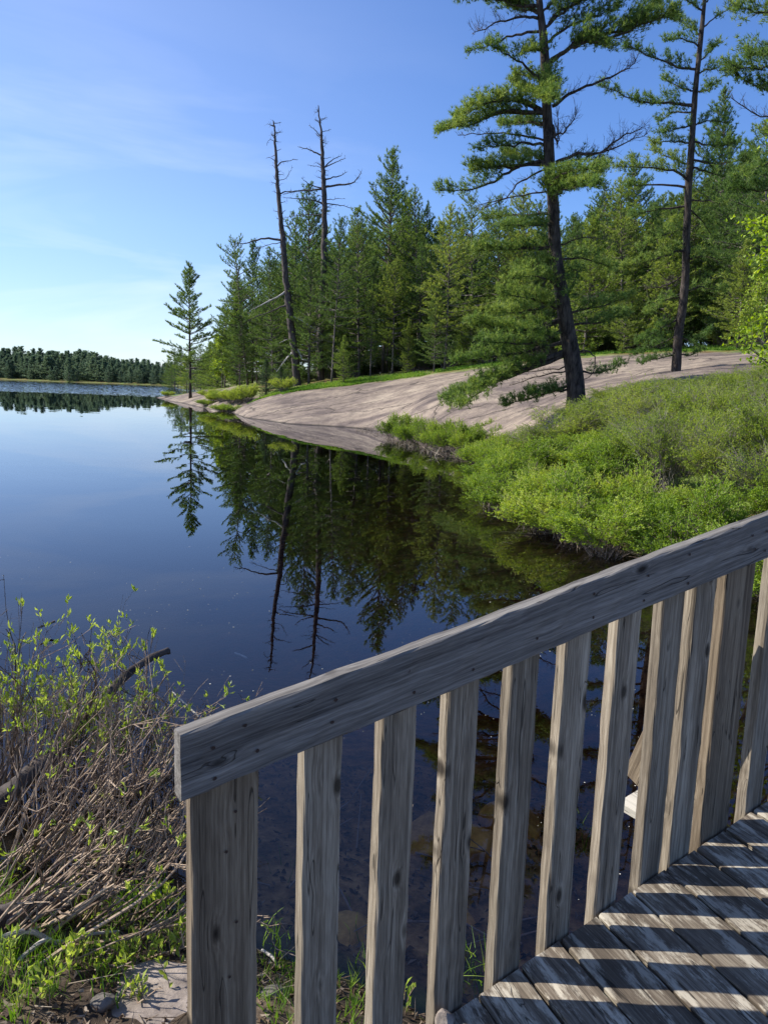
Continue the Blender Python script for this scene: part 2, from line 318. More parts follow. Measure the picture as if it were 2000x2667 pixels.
ctl += [(10, 70, 4.2), (30, 75, 6), (-5, 75, 2.6), (60, 60, 7), (-12, 85, 1.8), (-14, 100, 1.5), (30, 110, 6), (-5, 120, 3), (80, 120, 8), (6, 20, 1.1), (6, 15, .85), (9, 12, 1.0), (12, 18, 1.6), (12, 10, 1.0), (20, 12, 1.6), (20, 25, 3.2), (30, 30, 4.5), (40, 10, 3), (60, 20, 6), (5, 11, .35), (9, 8.5, .5)]
ctl = np.array(ctl)
def _phi(r): return np.where(r > 0, r*r*np.log(np.maximum(r, 1e-9)), 0)
_n = len(ctl); _A = np.zeros((_n+3, _n+3)); _rr = np.hypot(ctl[:, None, 0]-ctl[None, :, 0], ctl[:, None, 1]-ctl[None, :, 1])
_A[:_n, :_n] = _phi(_rr)+np.eye(_n)*1.5; _A[:_n, _n] = 1; _A[:_n, _n+1:] = ctl[:, :2]; _A[_n:, :_n] = _A[:_n, _n:].T
_w = np.linalg.solve(_A, np.concatenate([ctl[:, 2], np.zeros(3)]))
def tps(x, y):
    z = _w[_n]+_w[_n+1]*x+_w[_n+2]*y
    for i in range(_n): z = z+_w[i]*_phi(np.hypot(x-ctl[i, 0], y-ctl[i, 1]))
    return z
def vnoise(x, y, s, seed=0):
    r = np.random.default_rng(seed); a = r.uniform(0, 6.28, (5, 2)); z = 0
    for k in range(5):
        th = a[k, 0]; f = s*(1+.35*k); z = z+np.sin((x*math.cos(th)+y*math.sin(th))*f+a[k, 1]*3)*np.cos((x*math.sin(th)-y*math.cos(th))*f*.8+a[k, 1])
    return z/3
def ground(x, y):
    x = np.atleast_1d(np.asarray(x, float)); y = np.atleast_1d(np.asarray(y, float))
    inl = inside(LAND, x, y); inb = inside(BANK, x, y)
    dl = dist(LAND, x, y); db = dist(BANK, x, y)
    zt = tps(x, y); near = np.clip((140-np.hypot(x, y))/30, 0, 1)
    far = np.minimum(dl*.07, 6)+1.2*vnoise(x, y, .02, 3)*np.clip(dl/40, 0, 1)
    zl = np.clip(zt, .0, 8)*near+far*(1-near)
    zl = np.maximum(zl, np.minimum(.05*dl+.004, .4))*np.clip(dl*3, 0, 1)
    zl = zl+(.05*vnoise(x, y, 1.1, 5)+.02*vnoise(x, y, 4, 6))*np.clip(dl/2, 0, 1)
    zb = np.minimum(.28*db, .25)+np.clip(db-1.5, 0, 3)*.08+(.035*vnoise(x, y, 5, 8)+.02*vnoise(x, y, 13, 9))*np.clip(db*3, 0, 1)
    dw = np.minimum(dl, db)
    zw = -np.minimum(.05*np.clip(dw*3, 0, 1)+.12*dw+.012*dw*dw, 3.2)+.035*vnoise(x, y, 3, 11)*np.clip(dw, 0, 1)
    return np.where(inl, zl, np.where(inb, zb, zw))
def gz(x, y): return float(ground(x, y)[0])

rad = np.concatenate([[.15], np.geomspace(.4, 120, 330), np.geomspace(124, 1250, 60)])
ang = np.concatenate([np.arange(-40, 42, .25), np.arange(42, 320, 3.0)])*math.pi/180
RR, AA = np.meshgrid(rad, ang, indexing='ij'); X = RR*np.sin(AA); Y = RR*np.cos(AA)
Z = ground(X.ravel(), Y.ravel()).reshape(X.shape)
g = G(); na = len(ang); i = np.arange(len(rad)-1)[:, None]*na; j = np.arange(na)[None]; j2 = (j+1) % na
F = np.stack([i+j, i+na+j, i+na+j2, i+j2], -1).reshape(-1, 4)
g.add(np.stack([X, Y, Z], -1).reshape(-1, 3), [(0, q, q+1) for q in range(1, na-1)], F)
# surface zones: bare granite, moss and grass, soil
SL = np.array([at(px, py, D)[:2] for px, py, D in [(345, 862, 93), (395, 850, 90), (440, 838, 86), (500, 832, 77), (545, 846, 64), (570, 858, 58.5), (640, 846, 55.5), (800, 827, 54.5), (900, 813, 52.5), (980, 804, 50.5), (1100, 789, 49), (1250, 772, 47), (1400, 764, 46), (1640, 763, 43.5), (1659, 790, 30), (1500, 835, 27.5), (1330, 865, 25), (1200, 900, 24.5), (1120, 935, 25), (1060, 935, 27)]]
              + [(2.0, 24.8), (1, 30), (-1, 36), (-4, 41), (-8, 44), (-12, 54), (-20, 68), (-30, 90)])
xr, yr = X.ravel(), Y.ravel()
dsl = dist(SL, xr, yr)*np.where(inside(SL, xr, yr), 1, -1)+.35*vnoise(xr, yr, 1.3, 21)
rockm = np.clip(dsl/.5+.5, 0, 1)
rockm = np.where((Z.ravel() < .3) & (dist(LAND[:10], xr, yr) < 6) & (yr > 24), 1, rockm)
bankm = inside(BANK, xr, yr).astype(float)
me_t = g.mesh('terrain', None, True)
for nm, arr in (('rock', rockm), ('bank', bankm)):
    a_ = me_t.attributes.new(nm, 'FLOAT', 'POINT'); a_.data.foreach_set('value', arr.astype(np.float32))
def terrain_mat():
    m_, t, N, L = mat('terrain')
    o = N('ShaderNodeOutputMaterial'); p = N('ShaderNodeBsdfPrincipled'); p.inputs['Roughness'].default_value = .88; p.inputs['Specular IOR Level'].default_value = .25
    tc = N('ShaderNodeTexCoord')
    def noise(sc, det=6, ro=.6, vec=None, dst=0):
        n = N('ShaderNodeTexNoise'); n.inputs['Scale'].default_value = sc; n.inputs['Detail'].default_value = det; n.inputs['Roughness'].default_value = ro; n.inputs['Distortion'].default_value = dst
        L(vec if vec is not None else tc.outputs['Object'], n.inputs[0]); return n
    # granite: pale pink grey with purplish lichen bands running down the dome
    mp = N('ShaderNodeMapping'); mp.inputs['Rotation'].default_value = (0, 0, R_(38)); mp.inputs['Scale'].default_value = (.10, .42, .8); L(tc.outputs['Object'], mp.inputs[0])
    b1 = noise(1.0, 7, .62, mp.outputs[0], .5); r1 = N('ShaderNodeValToRGB'); ramp(r1, [(.34, (.10, .078, .070)), (.43, (.175, .138, .118)), (.52, (.275, .22, .172)), (.68, (.40, .33, .25))]); L(b1.outputs[0], r1.inputs[0])
    sp = noise(38, 5, .7); r2 = N('ShaderNodeValToRGB'); ramp(r2, [(.36, (.6, .6, .6)), (.52, (1, 1, 1)), (.68, (1.15, 1.12, 1.1))]); L(sp.outputs[0], r2.inputs[0])
    mg = N('ShaderNodeMixRGB', blend_type='MULTIPLY'); mg.inputs[0].default_value = 1; L(r1.outputs[0], mg.inputs[1]); L(r2.outputs[0], mg.inputs[2])
    sp2 = noise(2.2, 8, .75); r3 = N('ShaderNodeValToRGB'); ramp(r3, [(.42, (.66, .66, .68)), (.56, (1, 1, 1))]); L(sp2.outputs[0], r3.inputs[0])
    mg2 = N('ShaderNodeMixRGB', blend_type='MULTIPLY'); mg2.inputs[0].default_value = .95; L(mg.outputs[0], mg2.inputs[1]); L(r3.outputs[0], mg2.inputs[2])
    mpc = N('ShaderNodeMapping'); mpc.inputs['Rotation'].default_value = (0, 0, R_(30)); mpc.inputs['Scale'].default_value = (.10, .34, .5); L(tc.outputs['Object'], mpc.inputs[0])
    dn = noise(1.5, 4, .6); dm = N('ShaderNodeMixRGB', blend_type='LINEAR_LIGHT'); dm.inputs[0].default_value = .12; L(mpc.outputs[0], dm.inputs[1]); L(dn.outputs['Color'], dm.inputs[2])
    vc = N('ShaderNodeTexVoronoi', feature='DISTANCE_TO_EDGE'); vc.inputs['Scale'].default_value = 1; L(dm.outputs[0], vc.inputs[0])
    cr_ = N('ShaderNodeMapRange'); cr_.inputs['From Min'].default_value = .004; cr_.inputs['From Max'].default_value = .02; L(vc.outputs[0], cr_.inputs[0])
    mc = N('ShaderNodeMixRGB'); mc.inputs[1].default_value = (.07, .055, .045, 1); L(cr_.outputs[0], mc.inputs[0]); L(mg2.outputs[0], mc.inputs[2])
    # forest floor: needles, moss
    f1 = noise(.55, 6, .65); r4 = N('ShaderNodeValToRGB'); ramp(r4, [(.36, (.13, .075, .035)), (.46, (.16, .13, .04)), (.56, (.13, .19, .035)), (.68, (.2, .27, .05))]); L(f1.outputs[0], r4.inputs[0])
    f2 = noise(9, 6, .7); r5 = N('ShaderNodeValToRGB'); ramp(r5, [(.35, (.45, .45, .45)), (.6, (1.2, 1.2, 1.2))]); L(f2.outputs[0], r5.inputs[0])
    mf = N('ShaderNodeMixRGB', blend_type='MULTIPLY'); mf.inputs[0].default_value = 1; L(r4.outputs[0], mf.inputs[1]); L(r5.outputs[0], mf.inputs[2])
    # near bank and lake bed: dark mud, brown litter
    k1 = noise(6, 8, .7); r6 = N('ShaderNodeValToRGB'); ramp(r6, [(.35, (.02, .015, .011)), (.5, (.07, .05, .034)), (.66, (.16, .12, .08))]); L(k1.outputs[0], r6.inputs[0])
    ab = N('ShaderNodeAttribute', attribute_name='bank'); ar = N('ShaderNodeAttribute', attribute_name='rock')
    se = N('ShaderNodeSeparateXYZ'); L(tc.outputs['Object'], se.inputs[0])
    low = N('ShaderNodeMapRange'); low.inputs['From Min'].default_value = .02; low.inputs['From Max'].default_value = -.06; L(se.outputs[2], low.inputs[0])
    r7 = N('ShaderNodeValToRGB'); ramp(r7, [(.35, (.05, .03, .014)), (.5, (.22, .13, .055)), (.66, (.46, .29, .13))]); L(k1.outputs[0], r7.inputs[0])
    bedm = N('ShaderNodeMixRGB'); L(low.outputs[0], bedm.inputs[0]); L(r6.outputs[0], bedm.inputs[1]); L(r7.outputs[0], bedm.inputs[2])
    m1 = N('ShaderNodeMixRGB'); mxm = N('ShaderNodeMath', operation='MAXIMUM'); L(ab.outputs['Fac'], mxm.inputs[0]); L(low.outputs[0], mxm.inputs[1]); L(mxm.outputs[0], m1.inputs[0]); L(mf.outputs[0], m1.inputs[1]); L(bedm.outputs[0], m1.inputs[2])
    m2 = N('ShaderNodeMixRGB'); L(ar.outputs['Fac'], m2.inputs[0]); L(m1.outputs[0], m2.inputs[1]); L(mc.outputs[0], m2.inputs[2])
    # dark wet stain line where the rock meets the lake
    wet = N('ShaderNodeMapRange'); wet.inputs['From Min'].default_value = .012; wet.inputs['From Max'].default_value = .055; wet.inputs['To Min'].default_value = .3
    wa = N('ShaderNodeMath', operation='SUBTRACT'); wa.inputs[1].default_value = .01; L(se.outputs[2], wa.inputs[0]); wb = N('ShaderNodeMath', operation='ABSOLUTE'); L(wa.outputs[0], wb.inputs[0]); L(wb.outputs[0], wet.inputs[0])
    m3 = N('ShaderNodeMixRGB', blend_type='MULTIPLY'); m3.inputs[0].default_value = 1; L(m2.outputs[0], m3.inputs[1]); L(wet.outputs[0], m3.inputs[2])
    L(m3.outputs[0], p.inputs['Base Color'])
    bh = N('ShaderNodeMath', operation='MULTIPLY_ADD'); bh.inputs[1].default_value = .25; L(sp.outputs[0], bh.inputs[0]); L(sp2.outputs[0], bh.inputs[2])
    bh2 = N('ShaderNodeMath', operation='MULTIPLY_ADD'); bh2.inputs[1].default_value = .8; L(cr_.outputs[0], bh2.inputs[0]); L(bh.outputs[0], bh2.inputs[2])
    b = N('ShaderNodeBump'); b.inputs['Strength'].default_value = .5; b.inputs['Distance'].default_value = .05; L(bh2.outputs[0], b.inputs['Height']); L(b.outputs[0], p.inputs['Normal'])
    L(p.outputs[0], o.inputs[0]); return m_
me_t.materials.append(terrain_mat())
ter = bpy.data.objects.new('terrain', me_t); col.objects.link(ter)
tag(ter, 'pale granite slab, forest floor and muddy lake bed', 'ground', kind='structure')

# ------------------------------------------------------------------ water
def water_mat():
    m_, t, N, L = mat('lake_water')
    o = N('ShaderNodeOutputMaterial'); gl = N('ShaderNodeBsdfGlossy'); gl.inputs['Roughness'].default_value = 0.0; gl.inputs['Color'].default_value = (.93, .95, 1, 1)
    tr = N('ShaderNodeBsdfTransparent'); fr = N('ShaderNodeFresnel'); fr.inputs['IOR'].default_value = 1.333; mx_ = N('ShaderNodeMixShader')
    tc = N('ShaderNodeTexCoord'); se = N('ShaderNodeSeparateXYZ'); L(tc.outputs['Object'], se.inputs[0])
    big = N('ShaderNodeTexNoise'); big.inputs['Scale'].default_value = .02; big.inputs['Detail'].default_value = 3
    mpb = N('ShaderNodeMapping'); mpb.inputs['Scale'].default_value = (.6, 2.4, 1); L(tc.outputs['Object'], mpb.inputs[0]); L(mpb.outputs[0], big.inputs[0])
    yy = N('ShaderNodeMath', operation='MULTIPLY_ADD'); yy.inputs[1].default_value = 30; L(big.outputs[0], yy.inputs[0]); L(se.outputs[1], yy.inputs[2])
    far = N('ShaderNodeMapRange', interpolation_type='SMOOTHSTEP'); far.inputs['From Min'].default_value = 110; far.inputs['From Max'].default_value = 126; far.inputs['To Min'].default_value = .0; far.inputs['To Max'].default_value = .45; L(yy.outputs[0], far.inputs[0])
    n1 = N('ShaderNodeTexNoise'); n1.inputs['Scale'].default_value = .9; n1.inputs['Detail'].default_value = 3; n1.inputs['Roughness'].default_value = .5
    mp1 = N('ShaderNodeMapping'); mp1.inputs['Scale'].default_value = (.5, 1, 1); L(tc.outputs['Object'], mp1.inputs[0]); L(mp1.outputs[0], n1.inputs[0])
    n2 = N('ShaderNodeTexNoise'); n2.inputs['Scale'].default_value = 2.0; n2.inputs['Detail'].default_value = 2; L(tc.outputs['Object'], n2.inputs[0])
    s1 = N('ShaderNodeVectorMath', operation='SUBTRACT'); s1.inputs[1].default_value = (.5, .5, .5); L(n1.outputs['Color'], s1.inputs[0])
    s2 = N('ShaderNodeVectorMath', operation='SUBTRACT'); s2.inputs[1].default_value = (.5, .5, .5); L(n2.outputs['Color'], s2.inputs[0])
    k1 = N('ShaderNodeVectorMath', operation='SCALE'); k1.inputs['Scale'].default_value = .007; L(s1.outputs[0], k1.inputs[0])
    k2 = N('ShaderNodeVectorMath', operation='SCALE'); L(far.outputs[0], k2.inputs['Scale']); L(s2.outputs[0], k2.inputs[0])
    ad = N('ShaderNodeVectorMath', operation='ADD'); L(k1.outputs[0], ad.inputs[0]); L(k2.outputs[0], ad.inputs[1])
    a2 = N('ShaderNodeVectorMath', operation='ADD'); ge = N('ShaderNodeNewGeometry'); L(ge.outputs['Normal'], a2.inputs[1]); L(ad.outputs[0], a2.inputs[0])
    nn = N('ShaderNodeVectorMath', operation='NORMALIZE'); L(a2.outputs[0], nn.inputs[0])
    L(nn.outputs[0], gl.inputs['Normal']); L(nn.outputs[0], fr.inputs['Normal'])
    L(fr.outputs[0], mx_.inputs[0]); L(tr.outputs[0], mx_.inputs[1]); L(gl.outputs[0], mx_.inputs[2]); L(mx_.outputs[0], o.inputs[0])
    va = N('ShaderNodeVolumeAbsorption'); va.inputs['Color'].default_value = (.66, .36, .12, 1); va.inputs['Density'].default_value = 1.15; L(va.outputs[0], o.inputs['Volume'])
    return m_
g = G(); S_ = 1200
g.add([(-S_, -S_, -6), (S_, -S_, -6), (S_, S_, -6), (-S_, S_, -6), (-S_, -S_, 0), (S_, -S_, 0), (S_, S_, 0), (-S_, S_, 0)], None,
      [(3, 2, 1, 0), (4, 5, 6, 7), (0, 1, 5, 4), (1, 2, 6, 5), (2, 3, 7, 6), (3, 0, 4, 7)])
g.build('water', water_mat(), label='still dark lake water mirroring the trees', cat='water', kind='structure')
# ------------------------------------------------------------------ footbridge
A_, S__ = R_(32.17), R_(9.64)
uh = np.array([math.cos(A_), math.sin(A_), 0]); u_ = np.array([math.cos(A_)*math.cos(S__), math.sin(A_)*math.cos(S__), math.sin(S__)])
n_ = np.array([-math.sin(A_), math.cos(A_), 0]); V_ = np.array([0, 0, 1.]); w_ = np.cross(n_, u_)*-1
TS = math.tan(S__)
B0 = np.array([-.3663, 1.3677, -.7952+CAMH])      # lower front corner of the handrail's near end
def bp(h, n, z=0): return B0+uh*h+V_*(TS*h+z)+n_*n
bridge = empty('footbridge', bp(2.5, -1, -1.2), 'weathered grey wooden footbridge with slatted railing and plank deck above the lake edge', 'footbridge')
def plank(name, O, X, Y, Lg, W, T, mt, parent, sk0=0, sk1=0, seg=.07, jit=.0008, chamf=.0035, wav=.0012, **tg):
    X = X/np.linalg.norm(X); Y = Y-X*(X@Y); Y = Y/np.linalg.norm(Y); Zz = np.cross(X, Y)
    n = max(3, int(Lg/seg)); c = chamf
    cs = np.array([(c, 0), (W-c, 0), (W, c), (W, T-c), (W-c, T), (c, T), (0, T-c), (0, c)])
    # two extra points on each wide face keep it from being perfectly flat
    cs = np.array([(c, 0), (W*.33, 0), (W*.66, 0), (W-c, 0), (W, c), (W, T-c), (W-c, T), (W*.66, T), (W*.33, T), (c, T), (0, T-c), (0, c)])
    k = len(cs); t = np.linspace(0, 1, n+1)
    r = rng
    y = cs[:, 0][None]+jit*r.standard_normal((n+1, k)); z = cs[:, 1][None]+jit*r.standard_normal((n+1, k))
    ph = r.uniform(0, 6.28, 4)
    y = y+wav*np.sin(t*Lg*5+ph[0])[:, None]; z = z+wav*np.sin(t*Lg*3.3+ph[1])[:, None]
    x = t[:, None]*Lg+y*(sk0*(1-t[:, None])+sk1*t[:, None])
    v = np.stack([x, y, z], -1).reshape(-1, 3)
    i = np.arange(n)[:, None]*k; j = np.arange(k)[None]; j2 = (j+1) % k
    F = np.stack([i+j, i+j2, i+k+j2, i+k+j], -1).reshape(-1, 4)
    g = G(); c0 = v[:k].mean(0); c1 = v[-k:].mean(0); nv = len(v); v = np.vstack([v, c0, c1])
    f3 = [(nv, (q+1) % k, q) for q in range(k)]+[(nv+1, n*k+q, n*k+(q+1) % k) for q in range(k)]
    F = F[:, ::-1]; f3 = [tuple(reversed(f)) for f in f3]
    g.add(v, f3, F)
    o = g.build(name, mt, parent, **tg)
    m_ = Matrix([[X[0], Y[0], Zz[0], O[0]], [X[1], Y[1], Zz[1], O[1]], [X[2], Y[2], Zz[2], O[2]], [0, 0, 0, 1]])
    o.matrix_basis = Matrix.Translation([-float(q) for q in (parent.location if parent else (0, 0, 0))]) @ m_
    return o
RH = .1344
plank('handrail', bp(0, .038), u_, w_, 7.2, RH, .038, M['rail'], bridge, TS, TS, seg=.05, jit=.0011, wav=.0015)
def upright(name, h, wd, n0=.039, lo=-1.25, hi=.09, mt='baluster', **tg):
    mm = {'seg': .09}
    return plank(name, bp(h, n0, lo), V_, uh, hi-lo, wd, .038, M[mt], bridge, TS, TS, jit=.0009, **tg)
upright('post', .0315, .142, lo=-1.5, hi=.10, mt='post')
for k in range(7): upright('baluster', .281+.1882*k+(.002 if k % 2 else -.002), .092)
upright('baluster', 1.543, .10, n0=.0395, label='splintered pale baluster with a long split down its edge')
upright('post', 1.693, .142, n0=.041, lo=-1.3, hi=.09, mt='post')
for k in range(9): upright('baluster', 1.926+.1882*k, .089, lo=-1.2)
upright('post', 3.62, .142, lo=-1.3, hi=.09, mt='post')
for k in range(16): upright('baluster', 3.86+.1882*k, .089, lo=-1.2)
nm = mat('rusty_nail'); _o = nm[2]('ShaderNodeOutputMaterial'); _p = nm[2]('ShaderNodeBsdfPrincipled'); _p.inputs['Base Color'].default_value = (.035, .018, .012, 1); _p.inputs['Roughness'].default_value = .8; nm[3](_p.outputs[0], _o.inputs[0])
def nail(h, z, n0, r=.0042):
    g = G(); c = bp(h, n0, z); a = np.arange(8)*math.pi/4; P = [c+r*(uh*math.cos(q)*rng.uniform(.8, 1.2)+V_*math.sin(q)*rng.uniform(.8, 1.2))-n_*.0012 for q in a]+[c-n_*.0004]
    g.add(np.array(P)-np.array(bridge.location), [(8, q, (q+1) % 8) for q in range(8)]+[(8, (q+1) % 8, q) for q in range(8)]); g.build('nail', nm[0], bridge)
for h in [.06, .14]+[.281+.1882*k+.045 for k in range(7)]+[1.74, 1.80]+[1.926+.1882*k+.045 for k in range(4)]:
    for zz_ in (.035, .098): nail(h+rng.uniform(-.014, .014), zz_+rng.uniform(-.012, .012), -.0012)
for h, zs in ((.105, (-.09, -.17, -.34, -.46, -.62, -.78)),):
    for zz_ in zs: nail(h+rng.uniform(-.02, .02), zz_, .0375, .0035)
# outrigger and brace outside the second post
plank('outrigger', bp(1.845, .085, -.975), n_, -u_, .29, .14, .038, M['new_wood'], bridge, 0, 0, label='pale sawn outrigger end sticking out behind the balusters')
pa, pb = bp(1.765, .335, -.90), bp(1.765, .09, -.2)
plank('brace', pa, pb-pa, uh, float(np.linalg.norm(pb-pa)), .038, .089, M['post'], bridge)
# deck boards, laid a little askew and sawn off along the railing
bh = np.array([-.1495, -.9888])
Nn = np.cross(u_, n_); uu = u_/math.cos(S__)
Xb = uu*bh[0]+n_*bh[1]
for k in range(-2, 44):
    h0 = .934+.1455*k+.004+rng.uniform(-.0015, .0015)
    O = bp(h0, .03+rng.uniform(-.004, .002), -.9094)-Nn*(.038+rng.uniform(0, .003))
    plank('deck_board', O, Xb, np.cross(Nn, Xb), 2.35, .1372, .038, M['deck'], bridge, -.151, -.151, seg=.05, jit=.0012, chamf=.0035, wav=.001)
for nn in (-.02, -1.1, -2.2):
    plank('joist', bp(.72-.15*nn*0, nn, -.952-.19), u_, w_, 6.4, .185, .038, M['post'], bridge, TS, TS)
for hh in (2.0, 5.0):
    for nn in (-.08, -2.15):
        g = G(); P = np.array([bp(hh, nn, -1.15)-bridge.location, bp(hh, nn, -1.15)-bridge.location-np.array([0, 0, 1.9])]); tube(g, np.linspace(P[0], P[1], 6), .09, 12, rough=.02); g.build('pile', M['post'], bridge, smooth=True)

# ------------------------------------------------------------------ stones
def stone_mat(name, c0, c1, spot=None, sc=6):
    m_, t, N, L = mat(name)
    o = N('ShaderNodeOutputMaterial'); p = N('ShaderNodeBsdfPrincipled'); p.inputs['Roughness'].default_value = .85; p.inputs['Specular IOR Level'].default_value = .2
    tc = N('ShaderNodeTexCoord'); nz = N('ShaderNodeTexNoise'); nz.inputs['Scale'].default_value = sc; nz.inputs['Detail'].default_value = 9; nz.inputs['Roughness'].default_value = .7; L(tc.outputs['Object'], nz.inputs[0])
    r = N('ShaderNodeValToRGB'); st = [(.36, c0), (.62, c1)]
    if spot: st.append((.7, spot))
    ramp(r, st); L(nz.outputs[0], r.inputs[0]); L(r.outputs[0], p.inputs['Base Color'])
    b = N('ShaderNodeBump'); b.inputs['Strength'].default_value = .6; b.inputs['Distance'].default_value = .02; L(nz.outputs[0], b.inputs['Height']); L(b.outputs[0], p.inputs['Normal'])
    L(p.outputs[0], o.inputs[0]); return m_
M['stone_pale'] = stone_mat('pale_stone', (.17, .14, .12), (.36, .305, .26), sc=11)
M['stone_moss'] = stone_mat('mossy_stone', (.12, .12, .07), (.30, .29, .19), sc=18)
M['stone_ochre'] = stone_mat('submerged_stone', (.28, .15, .045), (.70, .42, .13), sc=5)
M['stone_dull'] = stone_mat('dull_stone', (.09, .08, .07), (.2, .18, .16), sc=14)
M['stone_grey'] = stone_mat('grey_stone', (.16, .15, .14), (.34, .32, .30), sc=8)
def stone(name, c, r, mt, label, cat='stone', seed=0, squash=.7, group=None, rz=0, flat=False):
    rg = np.random.default_rng(seed+100)
    import bmesh
    bm = bmesh.new(); bmesh.ops.create_icosphere(bm, subdivisions=4, radius=1)
    pl = nrm(rg.standard_normal((11, 3))); dd = rg.uniform(.62, .95, 11)
    for v in bm.verts:
        p = np.array(v.co); 
        for q, d in zip(pl, dd):
            e = p@q-d
            if e > 0: p = p-q*e*.92
        if flat and p[2] > .45: p[2] = .45+(p[2]-.45)*.12
        p = p*(1+.02*math.sin(p[0]*9+seed)*math.sin(p[1]*7)+.012*math.sin(p[2]*17+p[0]*13))
        v.co = (p[0]*r[0], p[1]*r[1], p[2]*r[2])
    for f in bm.faces: f.smooth = True
    me = bpy.data.meshes.new(name); bm.to_mesh(me); bm.free(); me.materials.append(M[mt])
    o = bpy.data.objects.new(name, me); col.objects.link(o); o.location = [float(q) for q in c]; o.rotation_euler = (0, 0, rz)
    return tag(o, label, cat, group)
c = atz(345, 2150, .22); stone('boulder', (c[0]+.0, c[1]+.02, .10), (.34, .26, .15), 'stone_pale', 'flat pale pinkish boulder in the grass left of the first railing post', 'boulder', 1, flat=True, rz=.4)
c = bp(.60, -.05, -.93); stone('stone', (c[0], c[1], c[2]-.015), (.07, .05, .055), 'stone_moss', 'low mossy stone lying at the near end of the deck boards', seed=3)
c = bp(.665, .005, -.9); stone('stone', (c[0], c[1], c[2]+.012), (.026, .02, .036), 'stone_pale', 'small whitish upright stone at the near corner of the deck', seed=4)
for i, (px, py, z, r, lb) in enumerate([(975, 1790, -.27, (.32, .26, .20), 'large ochre boulder under water between the third and fourth balusters'),
        (745, 2010, -.12, (.16, .15, .12), 'brown rounded stone under water between first and second balusters'),
        (985, 1965, -.2, (.17, .15, .12), 'dark ochre stone under water just in front of the large ochre boulder'),
        (1100, 1740, -.3, (.2, .2, .14), 'dim brown stone under water right of the large ochre boulder')]):
    c = atz(px, py, z*.6); stone('submerged_stone', (c[0], c[1], z-.02), r, 'stone_ochre', lb, 'stone', 10+i, rz=i)
for i, (px, py) in enumerate([(590, 2120), (225, 2190)]):
    c = atz(px, py, .15); zz = gz(c[0], c[1]); stone('stone', (c[0], c[1], zz+.01), (.045, .035, .028), 'stone_dull', ['grey stone in the leaf litter just right of the first post', 'grey stone in the grass left of the flat boulder', 'grey stone among grass at the lower left corner', 'grey stone in the litter right of the first baluster'][i], seed=30+i)
# ------------------------------------------------------------------ conifers
def limb_skeleton(L, elev, curve, n=6, wig=.04):
    """branch in its own frame: runs along +X, Z is up"""
    t = np.linspace(0, 1, n); e = elev+curve*t**1.5
    dx = np.cos(e); dz = np.sin(e); P = np.zeros((n, 3)); st = L/(n-1)
    P[1:, 0] = np.cumsum(dx[1:])*st; P[1:, 2] = np.cumsum(dz[1:])*st
    P[1:, 1] += np.cumsum(rng.standard_normal(n-1))*wig*st; P[1:, 2] += np.cumsum(rng.standard_normal(n-1))*wig*st
    return P
def along(P, t):
    n = len(P); s = np.clip(np.asarray(t)*(n-1), 0, n-1.0001); i = s.astype(int); f = (s-i)[:, None]
    return P[i]*(1-f)+P[i+1]*f, nrm(P[i+1]-P[i])
def dress(P, T, spacing, tl, start=.25, up=.35, tuft_sp=.16, tint=.5, side=.9, both=True, sub=False, base_tint=.0, droop=0, jit=.025, rep=1):
    """twigs with needle tufts on limb P. returns twig ends and tuft arrays, appended to dict T"""
    Ln = np.linalg.norm(np.diff(P, axis=0), axis=1).sum()
    n = max(2, int(Ln*(1-start)/spacing)); t = np.linspace(start, 1, n)+rng.uniform(-.5, .5, n)*(1-start)/n; t = np.clip(t, 0, 1)
    C, D = along(P, t)
    up3 = np.array([0, 0, 1.]); S = nrm(np.cross(up3, D))
    sg = np.where(np.arange(n) % 2 == 0, 1, -1)[:, None]
    ln = tl*(1.05-.65*t)*rng.uniform(.55, 1.2, n)
    ln = np.minimum(ln, .28+tl*(1-t)*1.4+.1)
    fw = .75+.3*rng.random((n, 1))
    d = nrm(D*fw+S*sg*side*rng.uniform(.5, 1.2, (n, 1))+up3*(up+.22*rng.standard_normal((n, 1))))
    E_ = C+d*ln[:, None]; E_[:, 2] -= droop*ln
    T['a'].append(C); T['b'].append(E_); T['r'].append(np.full(n, .012)*max(.5, tl))
    for f in np.arange(.3, 1.001, max(.08, tuft_sp/max(tl, .2))):
      for _ in range(rep):
        keep = rng.random(n) < .93
        c = C+(E_-C)*f+rng.standard_normal((n, 3))*jit
        dd = nrm(d*.8+up3*.45+.35*rng.standard_normal((n, 3)))
        T['c'].append(c[keep]); T['d'].append(dd[keep])
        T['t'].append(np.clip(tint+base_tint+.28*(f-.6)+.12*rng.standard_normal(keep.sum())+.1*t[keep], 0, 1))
    # tufts directly on the outer limb
    k = max(2, int(Ln*(1-start)/tuft_sp)); tt = rng.uniform(start, 1, k); c, dd = along(P, tt)
    T['c'].append(c); T['d'].append(nrm(dd+up3*.5+.4*rng.standard_normal((k, 3)))); T['t'].append(np.clip(tint+.1*rng.standard_normal(k)+.1, 0, 1))
def newT(): return {k: [] for k in 'abrcdt'}
def rot_z(P, a, o=(0, 0, 0)):
    c, s = math.cos(a), math.sin(a); Q = P.copy(); Q[:, 0] = P[:, 0]*c-P[:, 1]*s; Q[:, 1] = P[:, 0]*s+P[:, 1]*c; return Q+np.asarray(o)
